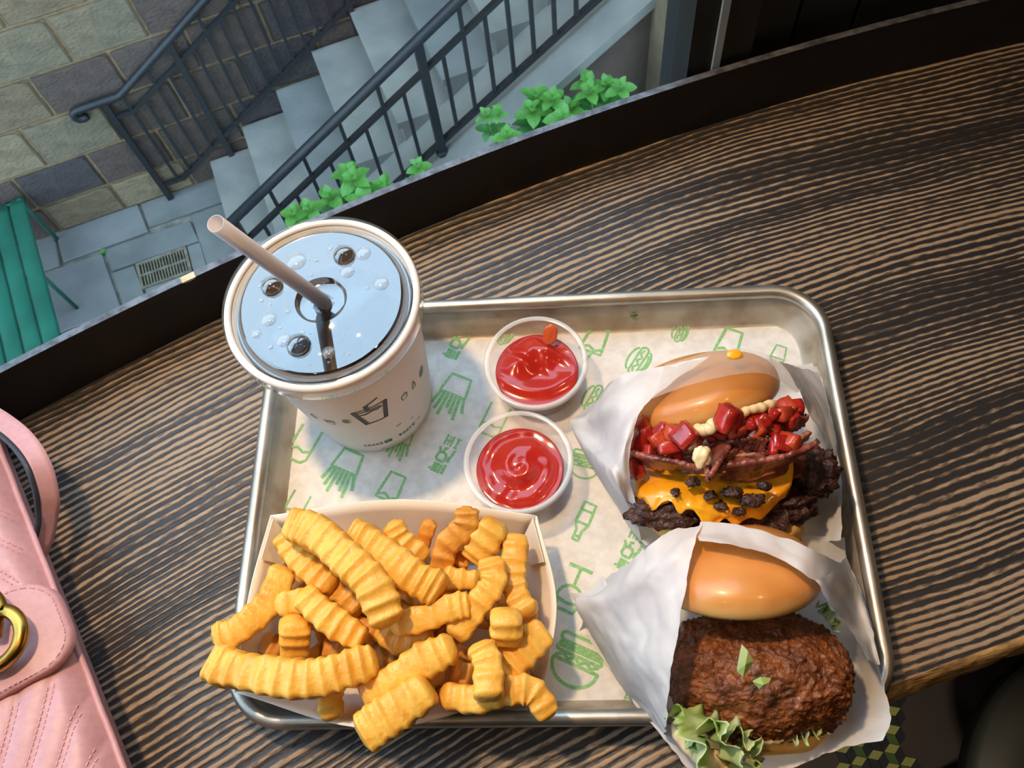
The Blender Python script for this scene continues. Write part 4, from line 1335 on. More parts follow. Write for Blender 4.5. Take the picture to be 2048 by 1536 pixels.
fry([(560, 360), (700, 300), (820, 330)], 130, 0.030, 'low fry under the tapering end of the longest fry', D)
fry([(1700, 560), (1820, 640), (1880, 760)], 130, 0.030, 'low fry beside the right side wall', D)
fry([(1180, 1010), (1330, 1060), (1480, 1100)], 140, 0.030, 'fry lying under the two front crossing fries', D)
# visible fries
fry([(1300, 150), (1275, 240), (1250, 330)], 85, [0.046, 0.040, 0.034], 'thin dark orange sliver of fry against the back wall', D, taper=(0.35, 0.8))
fry([(1500, 335), (1480, 420)], 85, 0.036, 'small dark fry end near the back right corner', D)
fry([(1380, 475), (1480, 490), (1580, 500)], 125, 0.040, 'short fry end right of the broad middle fry', M_fry)
fry([(345, 850), (450, 890)], 120, 0.026, 'short fry end beside the stub at left', D)
fry([(700, 870), (860, 900)], 115, 0.032, 'short dark fry above the long front left fry', D)
fry([(640, 500), (780, 540), (900, 650)], 160, 0.040, 'pale fry end lying under the longest fry', M_fry)
fry([(1010, 780), (1130, 850), (1300, 860)], 140, 0.040, 'fry in the centre with a ragged left end', M_fry)
fry([(1430, 1010), (1540, 1040)], 130, 0.040, 'stubby brown fry right of the front crossing fry', D)
fry([(1680, 170), (1610, 280), (1560, 350)], 175, [0.052, 0.046, 0.040], 'thick pale fry end standing in the back right corner', M_fry)
fry([(1510, 75), (1500, 180), (1400, 290), (1360, 420)], 135, [0.056, 0.052, 0.046, 0.040], 'dark golden fry that pokes highest over the back wall', D, taper=(0.5, 0.8))
fry([(1080, 160), (1140, 260), (1260, 370)], 135, [0.052, 0.047, 0.042], 'fry with a pointed tip near the middle of the back wall', M_fry, taper=(0.5, 0.8))
fry([(1800, 240), (1780, 420), (1800, 560), (1870, 690)], 140, 0.046, 'upright fry along the right side wall', M_fry)
fry([(450, 240), (530, 350), (640, 450), (740, 530)], 140, 0.048, 'fry running down from the back left corner', M_fry)
fry([(450, 430), (350, 640), (190, 780), (60, 825)], 150, [0.040, 0.044, 0.046, 0.046], 'fry hanging out over the left side of the boat', M_fry, taper=(0.8, 0.5))
fry([(520, 720), (515, 830), (510, 950)], 150, [0.054, 0.046, 0.036], 'upright stub standing at left above the long front fry', M_fry)
fry([(720, 1080), (725, 1180), (745, 1280)], 145, [0.038, 0.040, 0.040], 'stub pointing down over the front wall', M_fry)
fry([(1960, 790), (1850, 870), (1760, 960), (1700, 1020)], 190, 0.046, 'broad fry against the right rim', M_fry)
fry([(1640, 380), (1660, 500), (1580, 620), (1450, 810)], 145, [0.054, 0.056, 0.054, 0.048], 'hooked fry curving down the right half', M_fry, taper=(0.6, 0.8))
fry([(1090, 740), (1250, 710), (1430, 650), (1530, 630)], 145, [0.052, 0.055, 0.056, 0.056], 'fry with a bare white tip right of centre', M_fry, taper=(0.8, 0.5))
fry([(420, 640), (520, 620), (600, 610)], 140, 0.050, 'fry tip showing left of the crossing fry', M_fry, taper=(0.5, 0.9))
fry([(570, 570), (660, 670), (780, 760), (910, 830)], 155, [0.058, 0.058, 0.056, 0.054], 'fry lying across the left half with a pale cut end', M_fry)
fry([(850, 240), (1000, 320), (1200, 470), (1350, 560)], 205, [0.054, 0.057, 0.059, 0.058], 'broad fry in the middle of the heap', M_fry)
fry([(505, 158), (620, 210), (800, 350), (960, 510), (1060, 740)], 195, [0.062, 0.066, 0.070, 0.072, 0.068], 'longest fry on top of the heap, tapering to the upper left', M_fry, taper=(0.30, 0.75))
fry([(1735, 680), (1730, 840)], 165, [0.064, 0.054], 'pale square fry end standing on the right', M_fry)
fry([(55, 960), (180, 1010), (400, 1050), (620, 1060), (800, 1010), (980, 955)], 195, [0.050, 0.054, 0.058, 0.060, 0.060, 0.058], 'long fry across the front left rim', M_fry, taper=(0.45, 0.65))
fry([(930, 1150), (1100, 1060), (1280, 950), (1430, 870)], 180, [0.048, 0.053, 0.057, 0.058], 'fry slanting up from the front wall to the centre', M_fry)
fry([(1370, 1160), (1550, 1180), (1740, 1130), (1890, 1130), (1990, 1270)], 150, [0.048, 0.051, 0.053, 0.053, 0.050], 'bent fry reaching over the front right corner', M_fry, taper=(0.6, 0.5))
fry([(1590, 870), (1630, 980), (1640, 1170)], 160, [0.062, 0.064, 0.066], 'upright fry crossing over the bent front right fry', M_fry)
fry([(920, 1370), (1080, 1260), (1290, 1120)], 215, [0.056, 0.058, 0.060], 'thick fry hanging over the front rim of the boat', M_fry)

# ================================================================== BURGERS
class Frame:
    """local axes of a sandwich lying back in its wrap: x across, y up the stack, w out of the open side"""
    def __init__(self, u, v, z, alpha, roll):
        self.o = P(u, v, z)
        a = math.radians(alpha)
        y = Vector((0, math.cos(a), math.sin(a)))
        x = Vector((1, 0, 0))
        w = x.cross(y)
        r = math.radians(roll)
        self.x = x * math.cos(r) + y * math.sin(r)
        self.y = y * math.cos(r) - x * math.sin(r)
        self.w = w
    def L(self, x, y, w):
        return self.o + self.x * x + self.y * y + self.w * w
    def Q(self, u, v, w=0.0):
        """world point in the plane at depth w shown at pixel (u, v)"""
        d = RC.transposed() @ Vector(((u - 1024) / FPX, (v - 768) / FPX, 1))
        po = self.o + self.w * w
        return CAM + d * ((po - CAM).dot(self.w) / d.dot(self.w))
    def loc(self, p):
        q = p - self.o
        return Vector((q.dot(self.x), q.dot(self.y), q.dot(self.w)))

def lathe_local(fr, prof, seg, sx, sw, cx, cy, cw, amp=0.0, freq=40, seed=0.0, dent=None):
    vs, fs = [], []
    for r, y in prof:
        for k in range(seg):
            a = 2 * PI * k / seg
            x, w = r * math.cos(a) * sx, r * math.sin(a) * sw
            n = 1 + amp * noise.noise((x * freq + seed, y * freq, w * freq))
            dy = amp * 0.02 * noise.noise((x * freq + seed + 7, 3.3, w * freq))
            p = fr.L(cx + x * n, cy + y + dy, cw + w * n)
            if dent: p = dent(p, x, y, w)
            vs.append(p)
    m = len(prof)
    for i in range(m - 1):
        for k in range(seg):
            k2 = (k + 1) % seg
            fs.append((i * seg + k, i * seg + k2, (i + 1) * seg + k2, (i + 1) * seg + k))
    return vs, fs
def dome(R, h, under=0.82):
    pr = [(0.0, h)]
    for k in range(1, 15):
        t = math.radians(90 - 90 * k / 14)
        pr.append((R * math.cos(t) ** 0.78, h * 0.30 + h * 0.70 * math.sin(t) ** 0.95))
    pr += [(R * 1.0, h * 0.22), (R * 0.985, h * 0.12), (R * 0.95, h * 0.04), (R * under, 0.0), (R * 0.4, 0.001), (0.0, 0.001)]
    return pr
def over(u, v, objs, lift=0.003, rad=30):
    """height just above what lies at pixel (u, v)"""
    best = None
    for o_ in objs:
        for vt in o_.data.vertices:
            p = vt.co + BASE[o_.name]
            x, y = proj(p)
            if (x - u) ** 2 + (y - v) ** 2 < rad * rad and (best is None or p.z > best):
                best = p.z
    return best
def lift_net(net, objs, lift=0.004, rad=42):
    res = []
    for row in net:
        rr_ = []
        for u, v, z in row:
            b = over(u, v, objs, rad=rad)
            rr_.append((u, v, max(z, b + lift) if b is not None else z))
        res.append(rr_)
    return res
def sheet(name, net, mat_, parent, nu=40, nv=40, crumple=0.0009, freq=55, seed=0.0, ragged=0.0):
    """paper: net is rows of (u, v, z) points, smoothed and lightly creased"""
    N_ = [[P(*q) for q in row] for row in net]
    vs = []
    for i in range(nu):
        rowc = []
        t = i / (nu - 1)
        for j in range(nv):
            s_ = j / (nv - 1)
            col = [cr(row, s_) for row in N_]
            vs.append(cr(col, t))
    out = []
    for i in range(nu):
        for j in range(nv):
            p = vs[i * nv + j]
            a = vs[min(i + 1, nu - 1) * nv + j] - vs[max(i - 1, 0) * nv + j]
            b = vs[i * nv + min(j + 1, nv - 1)] - vs[i * nv + max(j - 1, 0)]
            n = a.cross(b)
            if n.length > 1e-12: n.normalize()
            q = p * freq
            r1 = abs(noise.noise((q.x + seed, q.y, q.z))) * 2 - 0.6
            r2 = abs(noise.noise((q.x * 2.3 + seed, q.y * 2.3, q.z * 2.3 + 9))) - 0.3
            pp = p + n * crumple * (r1 + 0.5 * r2)
            if ragged and (i in (0, nu - 1) or j in (0, nv - 1)):
                pp += Vector((noise.noise(p * 260), noise.noise(p * 260 + Vector((5, 0, 0))), 0)) * ragged
            pp.z = max(pp.z, 0.0029)
            out.append(pp)
    return obj(name, out, grid_faces(nu, nv), mat_, parent)

def chunk(fr, x, y, w, size, m, parent, name, seed):
    """diced piece: a lumpy cube"""
    vs, fs = [], []
    rnd = random.Random(seed)
    rot_ = Matrix.Rotation(rnd.uniform(0, 6.28), 3, Vector((rnd.uniform(-1, 1), rnd.uniform(-1, 1), rnd.uniform(-1, 1))).normalized())
    n = 5
    key = {}
    dims = (rnd.uniform(0.75, 1.25), rnd.uniform(0.75, 1.2), rnd.uniform(0.5, 0.9))
    c = fr.L(x, y, w)
    def vert(p):
        k = tuple(round(q, 4) for q in p)
        if k not in key:
            v_ = Vector(p)
            l = max(abs(q) for q in v_)
            sph = v_.normalized() * 1.15
            v_ = v_.lerp(sph, 0.35)
            v_ = Vector((v_.x * dims[0], v_.y * dims[1], v_.z * dims[2]))
            v_ *= 1 + 0.16 * noise.noise(v_ * 1.4 + Vector((seed, 0, 0)))
            key[k] = len(vs)
            vs.append(c + rot_ @ v_ * size / 2)
        return key[k]
    for ax in range(3):
        for sg in (-1, 1):
            for i in range(n - 1):
                for j in range(n - 1):
                    q = []
                    for (a, b) in ((i, j), (i + 1, j), (i + 1, j + 1), (i, j + 1)):
                        p = [0, 0, 0]
                        p[ax] = sg
                        p[(ax + 1) % 3] = -1 + 2 * a / (n - 1)
                        p[(ax + 2) % 3] = -1 + 2 * b / (n - 1)
                        q.append(vert(p))
                    fs.append(tuple(q if sg > 0 else q[::-1]))
    return obj(name, vs, fs, m, parent)

def strip(fr, pts, width, thick, m, parent, name, wave=0.0012, wf=300, seed=0.0, tilt=None, edge=0.0):
    """bacon or lettuce strip through (u, v, w) points, its width turned by tilt (local y, w)"""
    ctr_ = [fr.Q(u, v, w) for u, v, w in pts]
    n, mm = 60, 9
    vs = []
    td = (fr.y * tilt[0] + fr.w * tilt[1]).normalized()
    for i in range(n + 1):
        t = i / n
        p = cr(ctr_, t)
        d = (cr(ctr_, min(1, t + 0.02)) - cr(ctr_, max(0, t - 0.02))).normalized()
        wd_ = (td - d * td.dot(d)).normalized()
        nn = d.cross(wd_)
        w_ = width * (1 + 0.15 * noise.noise((t * 5, seed, 1)))
        for j in range(mm):
            s_ = j / (mm - 1) - 0.5
            rip = wave * math.sin(t * (p - ctr_[0]).length * 0 + t * wf * 0.1 + s_ * 2 + seed) * (1 + abs(s_) * 2) + 0.0006 * noise.noise((t * 22, s_ * 5, seed))
            e = edge * noise.noise((t * 30, s_ * 9, seed + 4)) if abs(s_) > 0.4 else 0
            vs.append(p + wd_ * (s_ * w_ + e) + nn * rip)
    o = obj(name, vs, grid_faces(n + 1, mm), m, parent)
    md = o.modifiers.new('thickness', 'SOLIDIFY')
    md.thickness = thick
    md.offset = 0
    return o
def squiggle(fr, pts, r, parent, seed):
    C0 = [fr.Q(u, v, w) for u, v, w in pts]
    n = 40
    P_, Rr = [], []
    for i in range(n + 1):
        t = i / n
        P_.append(cr(C0, t) + Vector((noise.noise((t * 7, seed, 0)), noise.noise((t * 7, seed, 3)), 0)) * 0.0008)
        e = min(1, t * 8, (1 - t) * 8)
        Rr.append(r * (0.35 + 0.65 * math.sqrt(e)) * (1 + 0.35 * noise.noise((t * 9, seed, 7))))
    return MB().tube(P_, Rr, 12).build('sauce', M_sauce, parent, True)
def blob(fr, u, v, w, rx, ry, rw, m, parent, name, amp, freq, seed, nu=40, nv=64, sq=1.0, rough=0.0, rfreq=300, roll=0.0):
    c = fr.Q(u, v, w)
    vs, fs = [], []
    cr_, sr_ = math.cos(math.radians(roll)), math.sin(math.radians(roll))
    for i in range(nu + 1):
        th = PI * i / nu
        for k in range(nv):
            ph = 2 * PI * k / nv
            d = Vector((math.sin(th) * math.cos(ph), math.cos(th), math.sin(th) * math.sin(ph)))
            if sq != 1.0:
                d = Vector([math.copysign(abs(q) ** sq, q) for q in d])
            s_ = 1 + amp * fbm(d * freq + Vector((seed, 0, 0)), 3)
            lx, ly, lw = d.x * rx * s_, d.y * ry * s_, d.z * rw * s_
            lx, ly = lx * cr_ - ly * sr_, lx * sr_ + ly * cr_
            p = c + fr.x * lx + fr.y * ly + fr.w * lw
            if rough:
                nd = (fr.x * d.x / rx + fr.y * d.y / ry + fr.w * d.z / rw).normalized()
                p += nd * rough * (abs(fbm(p * rfreq, 4)) * 1.6 - 0.4 + 0.5 * noise.noise(p * rfreq * 0.4))
            vs.append(p)
    for i in range(nu):
        for k in range(nv):
            k2 = (k + 1) % nv
            fs.append((i * nv + k, (i + 1) * nv + k, (i + 1) * nv + k2, i * nv + k2))
    return obj(name, vs, fs, m, parent)

# ---- bacon cheeseburger
f1 = Frame(1445, 880, 0.052, 38, 0)
f1b = Frame(1445, 880, 0.052, 38, 12.5)
bg1 = empty('bacon_cheeseburger', P(1445, 900, 0.004))
tag(bg1, 'cheeseburger with bacon and diced red peppers in paper at the upper right', 'burger')
lc = f1b.loc(f1b.Q(1430, 850, 0.036))
def dent1(p, x, y, w):
    # crease along the front of the crown
    return p - f1b.w * 0.0022 * math.exp(-((y - 0.019 - 0.12 * x) / 0.003) ** 2) * (1 if w > 0 else 0)
v, f = lathe_local(f1b, dome(0.0400, 0.0240), 72, 1.0, 0.95, lc.x, lc.y, 0.0, 0.05, 28, 3.0, dent1)
bun1 = obj('top_bun', v, f, M_bun, bg1)
set_bake(bun1, dome(0.0400, 0.0240), 72, 0.0240)
blob(f1, 1450, 1035, 0.007, 0.038, 0.0085, 0.036, M_bunlow, bg1, 'bottom_bun', 0.06, 2.0, 5, 24, 60, 0.8)
blob(f1, 1455, 985, 0.0, 0.0415, 0.0115, 0.0385, M_patty, bg1, 'beef_patty', 0.14, 2.4, 11, 60, 150, 0.75, 0.0022, 260)
blob(f1, 1625, 945, 0.016, 0.0115, 0.0120, 0.010, M_patty, bg1, 'beef_patty_edge', 0.25, 2.2, 21, 34, 50, 0.9, 0.0020, 300)
blob(f1, 1335, 1020, 0.036, 0.019, 0.0075, 0.010, M_patty, bg1, 'beef_patty_edge', 0.25, 2.2, 31, 34, 60, 0.9, 0.0020, 300)
# cheese draped down the open side
top = [(1266, 945), (1310, 935), (1370, 940), (1430, 945), (1490, 942), (1540, 930), (1585, 905)]
bot_ = [(1268, 990), (1300, 1010), (1350, 1012), (1395, 1040), (1440, 1052), (1505, 1038), (1570, 985)]
vs = []
nu, nv = 60, 26
TT = [f1.Q(u, v_, 0.034 - 0.012 * abs(k - 3) / 3) for k, (u, v_) in enumerate(top)]
BB = [f1.Q(u, v_, 0.0475 - 0.014 * (abs(k - 3) / 3) ** 2) for k, (u, v_) in enumerate(bot_)]
for i in range(nu):
    t = i / (nu - 1)
    a, b = cr(TT, t), cr(BB, t)
    for j in range(nv):
        s_ = j / (nv - 1)
        p = a.lerp(b, s_) + f1.w * 0.007 * math.sin(PI * min(1, s_ * 0.9))
        p += f1.w * (0.0016 * noise.noise(p * 110) + 0.0012 * noise.noise(p * 260))
        if s_ > 0.6:
            p += f1.y * 0.006 * (s_ - 0.6) / 0.4 * noise.noise((t * 16, 2.2, 0.4)) 
        if j == nv - 1: p -= f1.w * 0.0025
        vs.append(p)
o = obj('cheese_slice', vs, grid_faces(nu, nv), M_cheese, bg1)
md = o.modifiers.new('thickness', 'SOLIDIFY'); md.thickness = 0.0022; md.offset = -1
for k, (u, v_, s_) in enumerate(((1385, 965, 0.0035), (1465, 985, 0.0045), (1505, 1000, 0.0055), (1440, 1012, 0.0035), (1528, 972, 0.0035), (1478, 1022, 0.0030), (1420, 990, 0.0025), (1350, 985, 0.0018))):
    blob(f1, u, v_, 0.0480, s_, s_ * 0.55, 0.0030, M_patty, bg1, 'beef_crumb', 0.3, 2.0, 40 + k, 16, 24, 0.9, 0.0010, 400)
# bacon
strip(f1, [(1262, 905, 0.034), (1310, 925, 0.042), (1370, 935, 0.046), (1430, 945, 0.048)], 0.0115, 0.0022, M_bacon, bg1, 'bacon_strip', 0.0006, 60, 1.0, (0.55, 1.0), 0.001)
strip(f1, [(1440, 940, 0.046), (1510, 938, 0.047), (1570, 922, 0.044), (1622, 890, 0.036)], 0.0145, 0.0024, M_bacon, bg1, 'bacon_strip', 0.0008, 50, 2.0, (0.8, 1.0), 0.001)
strip(f1, [(1445, 920, 0.042), (1510, 915, 0.043), (1570, 895, 0.040), (1615, 868, 0.032)], 0.0060, 0.0022, M_bfat, bg1, 'bacon_fat', 0.0005, 50, 2.4, (1.0, 0.7), 0.001)
strip(f1, [(1440, 880, 0.038), (1432, 910, 0.047), (1425, 940, 0.054), (1418, 962, 0.056)], 0.0125, 0.0022, M_bacon, bg1, 'bacon_strip', 0.0012, 40, 3.0, (0.0, 0.35), 0.001)
strip(f1, [(1400, 905, 0.044), (1415, 935, 0.054), (1425, 958, 0.057)], 0.0060, 0.0018, M_bfat, bg1, 'bacon_fat', 0.0010, 40, 3.7, (0.3, 0.5), 0.001)
strip(f1, [(1470, 900, 0.040), (1452, 925, 0.047), (1440, 950, 0.050)], 0.0090, 0.0020, M_bacon, bg1, 'bacon_strip', 0.0010, 40, 5.1, (0.2, 0.4), 0.001)
strip(f1, [(1450, 888, 0.040), (1490, 882, 0.044), (1530, 890, 0.044)], 0.0070, 0.0035, M_bacon, bg1, 'bacon_strip', 0.0006, 40, 6.0, (1.0, 0.6), 0.0008)
strip(f1, [(1540, 862, 0.032), (1580, 850, 0.030), (1612, 842, 0.026)], 0.0065, 0.0025, M_bacon, bg1, 'bacon_strip', 0.0005, 40, 7.0, (1.0, 0.6), 0.0008)
# dark filling behind
blob(f1, 1440, 905, -0.004, 0.043, 0.0095, 0.040, M_bacon, bg1, 'bacon_layer', 0.10, 2.0, 61, 24, 50, 0.8)
# diced peppers
PEP = [(1278, 885, .034, 11), (1268, 905, .030, 10), (1292, 870, .034, 10), (1300, 905, .038, 10), (1316, 880, .038, 11), (1338, 896, .042, 11), (1322, 862, .034, 10), (1348, 868, .040, 10), (1370, 872, .046, 14), (1352, 905, .042, 9), (1390, 880, .042, 9),
       (1456, 838, .050, 14), (1440, 862, .044, 11), (1470, 856, .046, 11), (1420, 868, .042, 10), (1490, 850, .044, 11), (1510, 862, .043, 12), (1525, 842, .040, 11), (1545, 858, .038, 10), (1560, 828, .034, 13), (1578, 838, .032, 12), (1590, 815, .026, 12), (1572, 812, .028, 10), (1538, 826, .036, 10),
       (1560, 888, .044, 11), (1577, 884, .043, 12), (1545, 898, .045, 9), (1270, 938, .034, 11), (1285, 850, .028, 9), (1500, 835, .040, 10)]
PEPO = []
for k, (u, v_, w, s_) in enumerate(PEP):
    q = f1.loc(f1.Q(u, v_, w))
    PEPO.append(chunk(f1, q.x, q.y, q.z, s_ * 0.00078, M_pepo if k % 3 == 1 else M_pep, bg1, 'diced_pepper', 10 + k))
# sauce
squiggle(f1, [(1385, 862, 0.042), (1410, 860, 0.046), (1430, 850, 0.047), (1445, 838, 0.046)], 0.0030, bg1, 1.0)
squiggle(f1, [(1466, 834, 0.045), (1495, 822, 0.044), (1525, 814, 0.040), (1552, 806, 0.034)], 0.0022, bg1, 2.0)
blob(f1, 1404, 914, 0.058, 0.0042, 0.0050, 0.0030, M_sauce, bg1, 'sauce_dab', 0.25, 2.0, 71, 18, 26)
blob(f1, 1380, 888, 0.047, 0.0030, 0.0030, 0.0020, M_sauce, bg1, 'sauce_dab', 0.25, 2.0, 73, 14, 20)

w1 = empty('burger_wrap', P(1450, 900, 0.003))
tag(w1, 'white waxed paper pocket around the bacon cheeseburger', 'food wrap', 'waxed paper burger wraps')
sheet('back_sheet', [
    [(1205, 790, .006), (1330, 735, .012), (1480, 712, .020), (1590, 730, .018), (1640, 735, .012)],
    [(1150, 850, .010), (1300, 850, .005), (1450, 850, .004), (1600, 820, .010), (1668, 860, .034)],
    [(1205, 960, .012), (1320, 960, .005), (1450, 960, .004), (1610, 950, .016), (1680, 950, .044)],
    [(1290, 1090, .022), (1380, 1080, .014), (1480, 1085, .014), (1600, 1088, .022), (1682, 1080, .040)]], M_paper, w1, 50, 60, 0.0010, 45, 1.0, 0.0006)
sheet('left_flap', lift_net([
    [(1215, 768, .022), (1250, 748, .034), (1330, 730, .056), (1420, 712, .070)],
    [(1175, 830, .026), (1215, 815, .040), (1270, 812, .072), (1300, 800, .097)],
    [(1142, 848, .020), (1195, 880, .042), (1240, 888, .072), (1264, 880, .092)],
    [(1180, 930, .020), (1220, 950, .042), (1245, 955, .064), (1258, 950, .080)],
    [(1285, 1088, .016), (1275, 1060, .034), (1270, 1050, .052), (1278, 1040, .066)]], [bun1] + PEPO), M_paper, w1, 56, 36, 0.0012, 60, 4.0, 0.0005)
sheet('top_flap', lift_net([
    [(1330, 728, .056), (1410, 706, .070), (1480, 696, .078), (1540, 710, .074), (1600, 748, .060)],
    [(1318, 758, .082), (1400, 735, .098), (1480, 724, .104), (1550, 735, .098), (1605, 775, .078)],
    [(1300, 798, .098), (1370, 772, .108), (1450, 752, .112), (1530, 746, .108), (1595, 785, .090)]], [bun1]), M_gpaper, w1, 26, 50, 0.0006, 60, 7.0, 0.0)
sheet('right_flap', lift_net([
    [(1560, 722, .058), (1600, 735, .048), (1640, 745, .034)],
    [(1598, 778, .074), (1630, 800, .060), (1660, 830, .044)],
    [(1612, 815, .070), (1640, 850, .058), (1672, 890, .044)],
    [(1655, 880, .058), (1662, 905, .052), (1672, 930, .046)]], [bun1]), M_paper, w1, 40, 24, 0.0010, 60, 9.0, 0.0004)
sheet('corner_flap', [
    [(1590, 735, .014), (1625, 725, .012)],
    [(1610, 760, .016), (1645, 775, .012)]], M_paper, w1, 10, 10, 0.0003, 60, 12.0)
sheet('pinched_tail', [
    [(1140, 845, .012), (1170, 850, .024), (1215, 862, .036)],
    [(1152, 880, .010), (1185, 900, .022), (1225, 925, .036)],
    [(1165, 905, .006), (1200, 950, .012), (1255, 1015, .026)]], M_paper, w1, 20, 20, 0.0014, 80, 14.0)

# ---- fried chicken sandwich
f2 = Frame(1505, 1290, 0.052, 40, 0)
f2b = Frame(1505, 1290, 0.052, 40, 2)
bg2 = empty('chicken_sandwich', P(1505, 1320, 0.004))
tag(bg2, 'fried chicken sandwich with lettuce in paper at the lower right', 'sandwich')
lc = f2b.loc(f2b.Q(1505, 1248, 0.033))
v, f = lathe_local(f2b, dome(0.0372, 0.0215), 80, 1.0, 0.96, lc.x, lc.y, -0.002, 0.035, 24, 8.0)
bun2 = obj('top_bun', v, f, M_bun, bg2)
set_bake(bun2, dome(0.0372, 0.0215), 80, 0.0215)
chick = blob(f2, 1512, 1348, 0.008, 0.0415, 0.0245, 0.028, M_chick, bg2, 'chicken_fillet', 0.10, 1.6, 3.0, 130, 260, 0.80, 0.0017, 240)
blob(f2, 1505, 1425, -0.004, 0.034, 0.0070, 0.028, M_bunlow, bg2, 'bottom_bun', 0.06, 2.0, 15, 24, 60, 0.8)
def lettuce(pts, width, seed, wav=0.0022, tilt=(0.3, 1.0)):
    return strip(f2, pts, width, 0.0004, M_lett, bg2, 'lettuce_leaf', wav, 200, seed, tilt, 0.003)
lettuce([(1345, 1415, .030), (1400, 1440, .038), (1450, 1455, .040), (1500, 1468, .040)], 0.014, 1.0)
lettuce([(1385, 1430, .040), (1400, 1475, .046), (1405, 1510, .048), (1415, 1560, .046)], 0.022, 2.0, 0.0014, (-0.2, 0.3))
lettuce([(1430, 1440, .042), (1450, 1490, .046), (1475, 1530, .046), (1480, 1570, .044)], 0.018, 3.0, 0.0014, (0.5, 0.4))
lettuce([(1480, 1470, .038), (1510, 1505, .040), (1490, 1550, .040)], 0.011, 4.0, 0.0020, (0.5, 0.4))
lettuce([(1355, 1425, .034), (1370, 1460, .036), (1385, 1490, .036)], 0.012, 5.0, 0.0016, (0.2, 0.6))
lettuce([(1580, 1470, .030), (1610, 1462, .028), (1640, 1445, .024)], 0.008, 6.0)
lettuce([(1640, 1205, -.004), (1655, 1225, -.002), (1668, 1245, -.004)], 0.010, 7.0, 0.0014, (0.2, 1.0))
squiggle(f2, [(1350, 1440, .026), (1385, 1490, .032), (1430, 1530, .036), (1470, 1560, .036)], 0.0050, bg2, 3.0)
squiggle(f2, [(1475, 1474, .032), (1530, 1478, .032), (1600, 1466, .026)], 0.0026, bg2, 4.0)
def scrap(pts, z0, seed):
    c = f2.loc(f2.Q(sum(p[0] for p in pts) / len(pts), sum(p[1] for p in pts) / len(pts), 0))
    top_ = [f2.Q(u, v_, z0 + 0.0016 * noise.noise((u * 0.1, v_ * 0.1, seed))) for u, v_ in pts]
    mid = sum(top_, Vector()) / len(top_) + f2.w * 0.0018
    n = len(top_)
    vs_ = top_ + [mid] + [q - f2.w * 0.0008 for q in top_]
    fs_ = [(k, (k + 1) % n, n) for k in range(n)] + [(k, n + 1 + k, n + 1 + (k + 1) % n, (k + 1) % n) for k in range(n)]
    obj('lettuce_scrap', vs_, fs_, M_lett, bg2, False)
scrap([(1484, 1290), (1496, 1302), (1508, 1322), (1500, 1335), (1486, 1355), (1474, 1342), (1478, 1318)], 0.0455, 1.0)
scrap([(1506, 1364), (1522, 1356), (1542, 1358), (1538, 1366), (1518, 1378)], 0.0455, 2.0)

w2 = empty('burger_wrap', P(1500, 1350, 0.003))
tag(w2, 'white waxed paper pocket around the fried chicken sandwich', 'food wrap', 'waxed paper burger wraps')
sheet('back_sheet', [
    [(1300, 1090, .010), (1420, 1085, .012), (1560, 1082, .016), (1660, 1095, .018), (1692, 1110, .014)],
    [(1170, 1230, .012), (1380, 1220, .006), (1520, 1220, .006), (1680, 1210, .020), (1735, 1220, .034)],
    [(1245, 1370, .014), (1380, 1370, .008), (1520, 1370, .008), (1690, 1370, .024), (1768, 1375, .046)],
    [(1330, 1480, .034), (1420, 1480, .030), (1540, 1480, .030), (1680, 1450, .038), (1780, 1440, .052)],
    [(1395, 1560, .040), (1470, 1570, .038), (1560, 1545, .038), (1685, 1495, .044), (1765, 1480, .052)]], M_paper, w2, 64, 64, 0.0010, 45, 21.0, 0.0006)
sheet('left_flap', lift_net([
    [(1210, 1158, .030), (1290, 1098, .044), (1350, 1060, .062), (1405, 1050, .076)],
    [(1190, 1190, .034), (1270, 1160, .056), (1340, 1120, .082), (1390, 1090, .098)],
    [(1152, 1200, .028), (1240, 1240, .058), (1310, 1240, .084), (1360, 1225, .098)],
    [(1180, 1270, .020), (1240, 1300, .052), (1300, 1330, .082), (1344, 1330, .096)],
    [(1240, 1370, .016), (1275, 1380, .044), (1305, 1390, .066), (1332, 1400, .086)],
    [(1330, 1478, .020), (1330, 1470, .036), (1330, 1462, .054), (1334, 1450, .070)]], [bun2, chick]), M_paper, w2, 70, 50, 0.0013, 55, 24.0, 0.0005)
sheet('top_flap', lift_net([
    [(1400, 1044, .074), (1480, 1050, .078), (1560, 1072, .076), (1640, 1106, .062), (1690, 1130, .044)],
    [(1396, 1066, .092), (1480, 1076, .098), (1560, 1098, .096), (1635, 1135, .080), (1700, 1165, .048)],
    [(1398, 1080, .098), (1480, 1092, .106), (1560, 1118, .105), (1630, 1160, .092), (1705, 1190, .048)]], [bun2]), M_paper, w2, 24, 56, 0.0008, 60, 27.0, 0.0004)
sheet('right_flap', lift_net([
    [(1690, 1115, .040), (1665, 1140, .058), (1630, 1160, .092)],
    [(1722, 1190, .046), (1695, 1200, .056), (1652, 1200, .086)],
    [(1745, 1265, .050), (1725, 1260, .052), (1690, 1245, .062)],
    [(1760, 1330, .052), (1752, 1330, .052), (1735, 1320, .048)]], [bun2, chick]), M_paper, w2, 44, 26, 0.0010, 60, 31.0, 0.0005)
sheet('pinched_tail', [
    [(1205, 1152, .034), (1182, 1182, .030), (1140, 1186, .022)],
    [(1215, 1175, .040), (1195, 1205, .034), (1165, 1235, .020)],
    [(1200, 1240, .028), (1180, 1250, .016), (1158, 1262, .008)]], M_paper, w2, 20, 20, 0.0010, 80, 34.0)
sheet('tucked_corner', [
    [(1600, 1070, .040), (1690, 1075, .030)],
    [(1620, 1120, .036), (1695, 1150, .026)]], M_paper, w2, 12, 12, 0.0005, 60, 38.0)

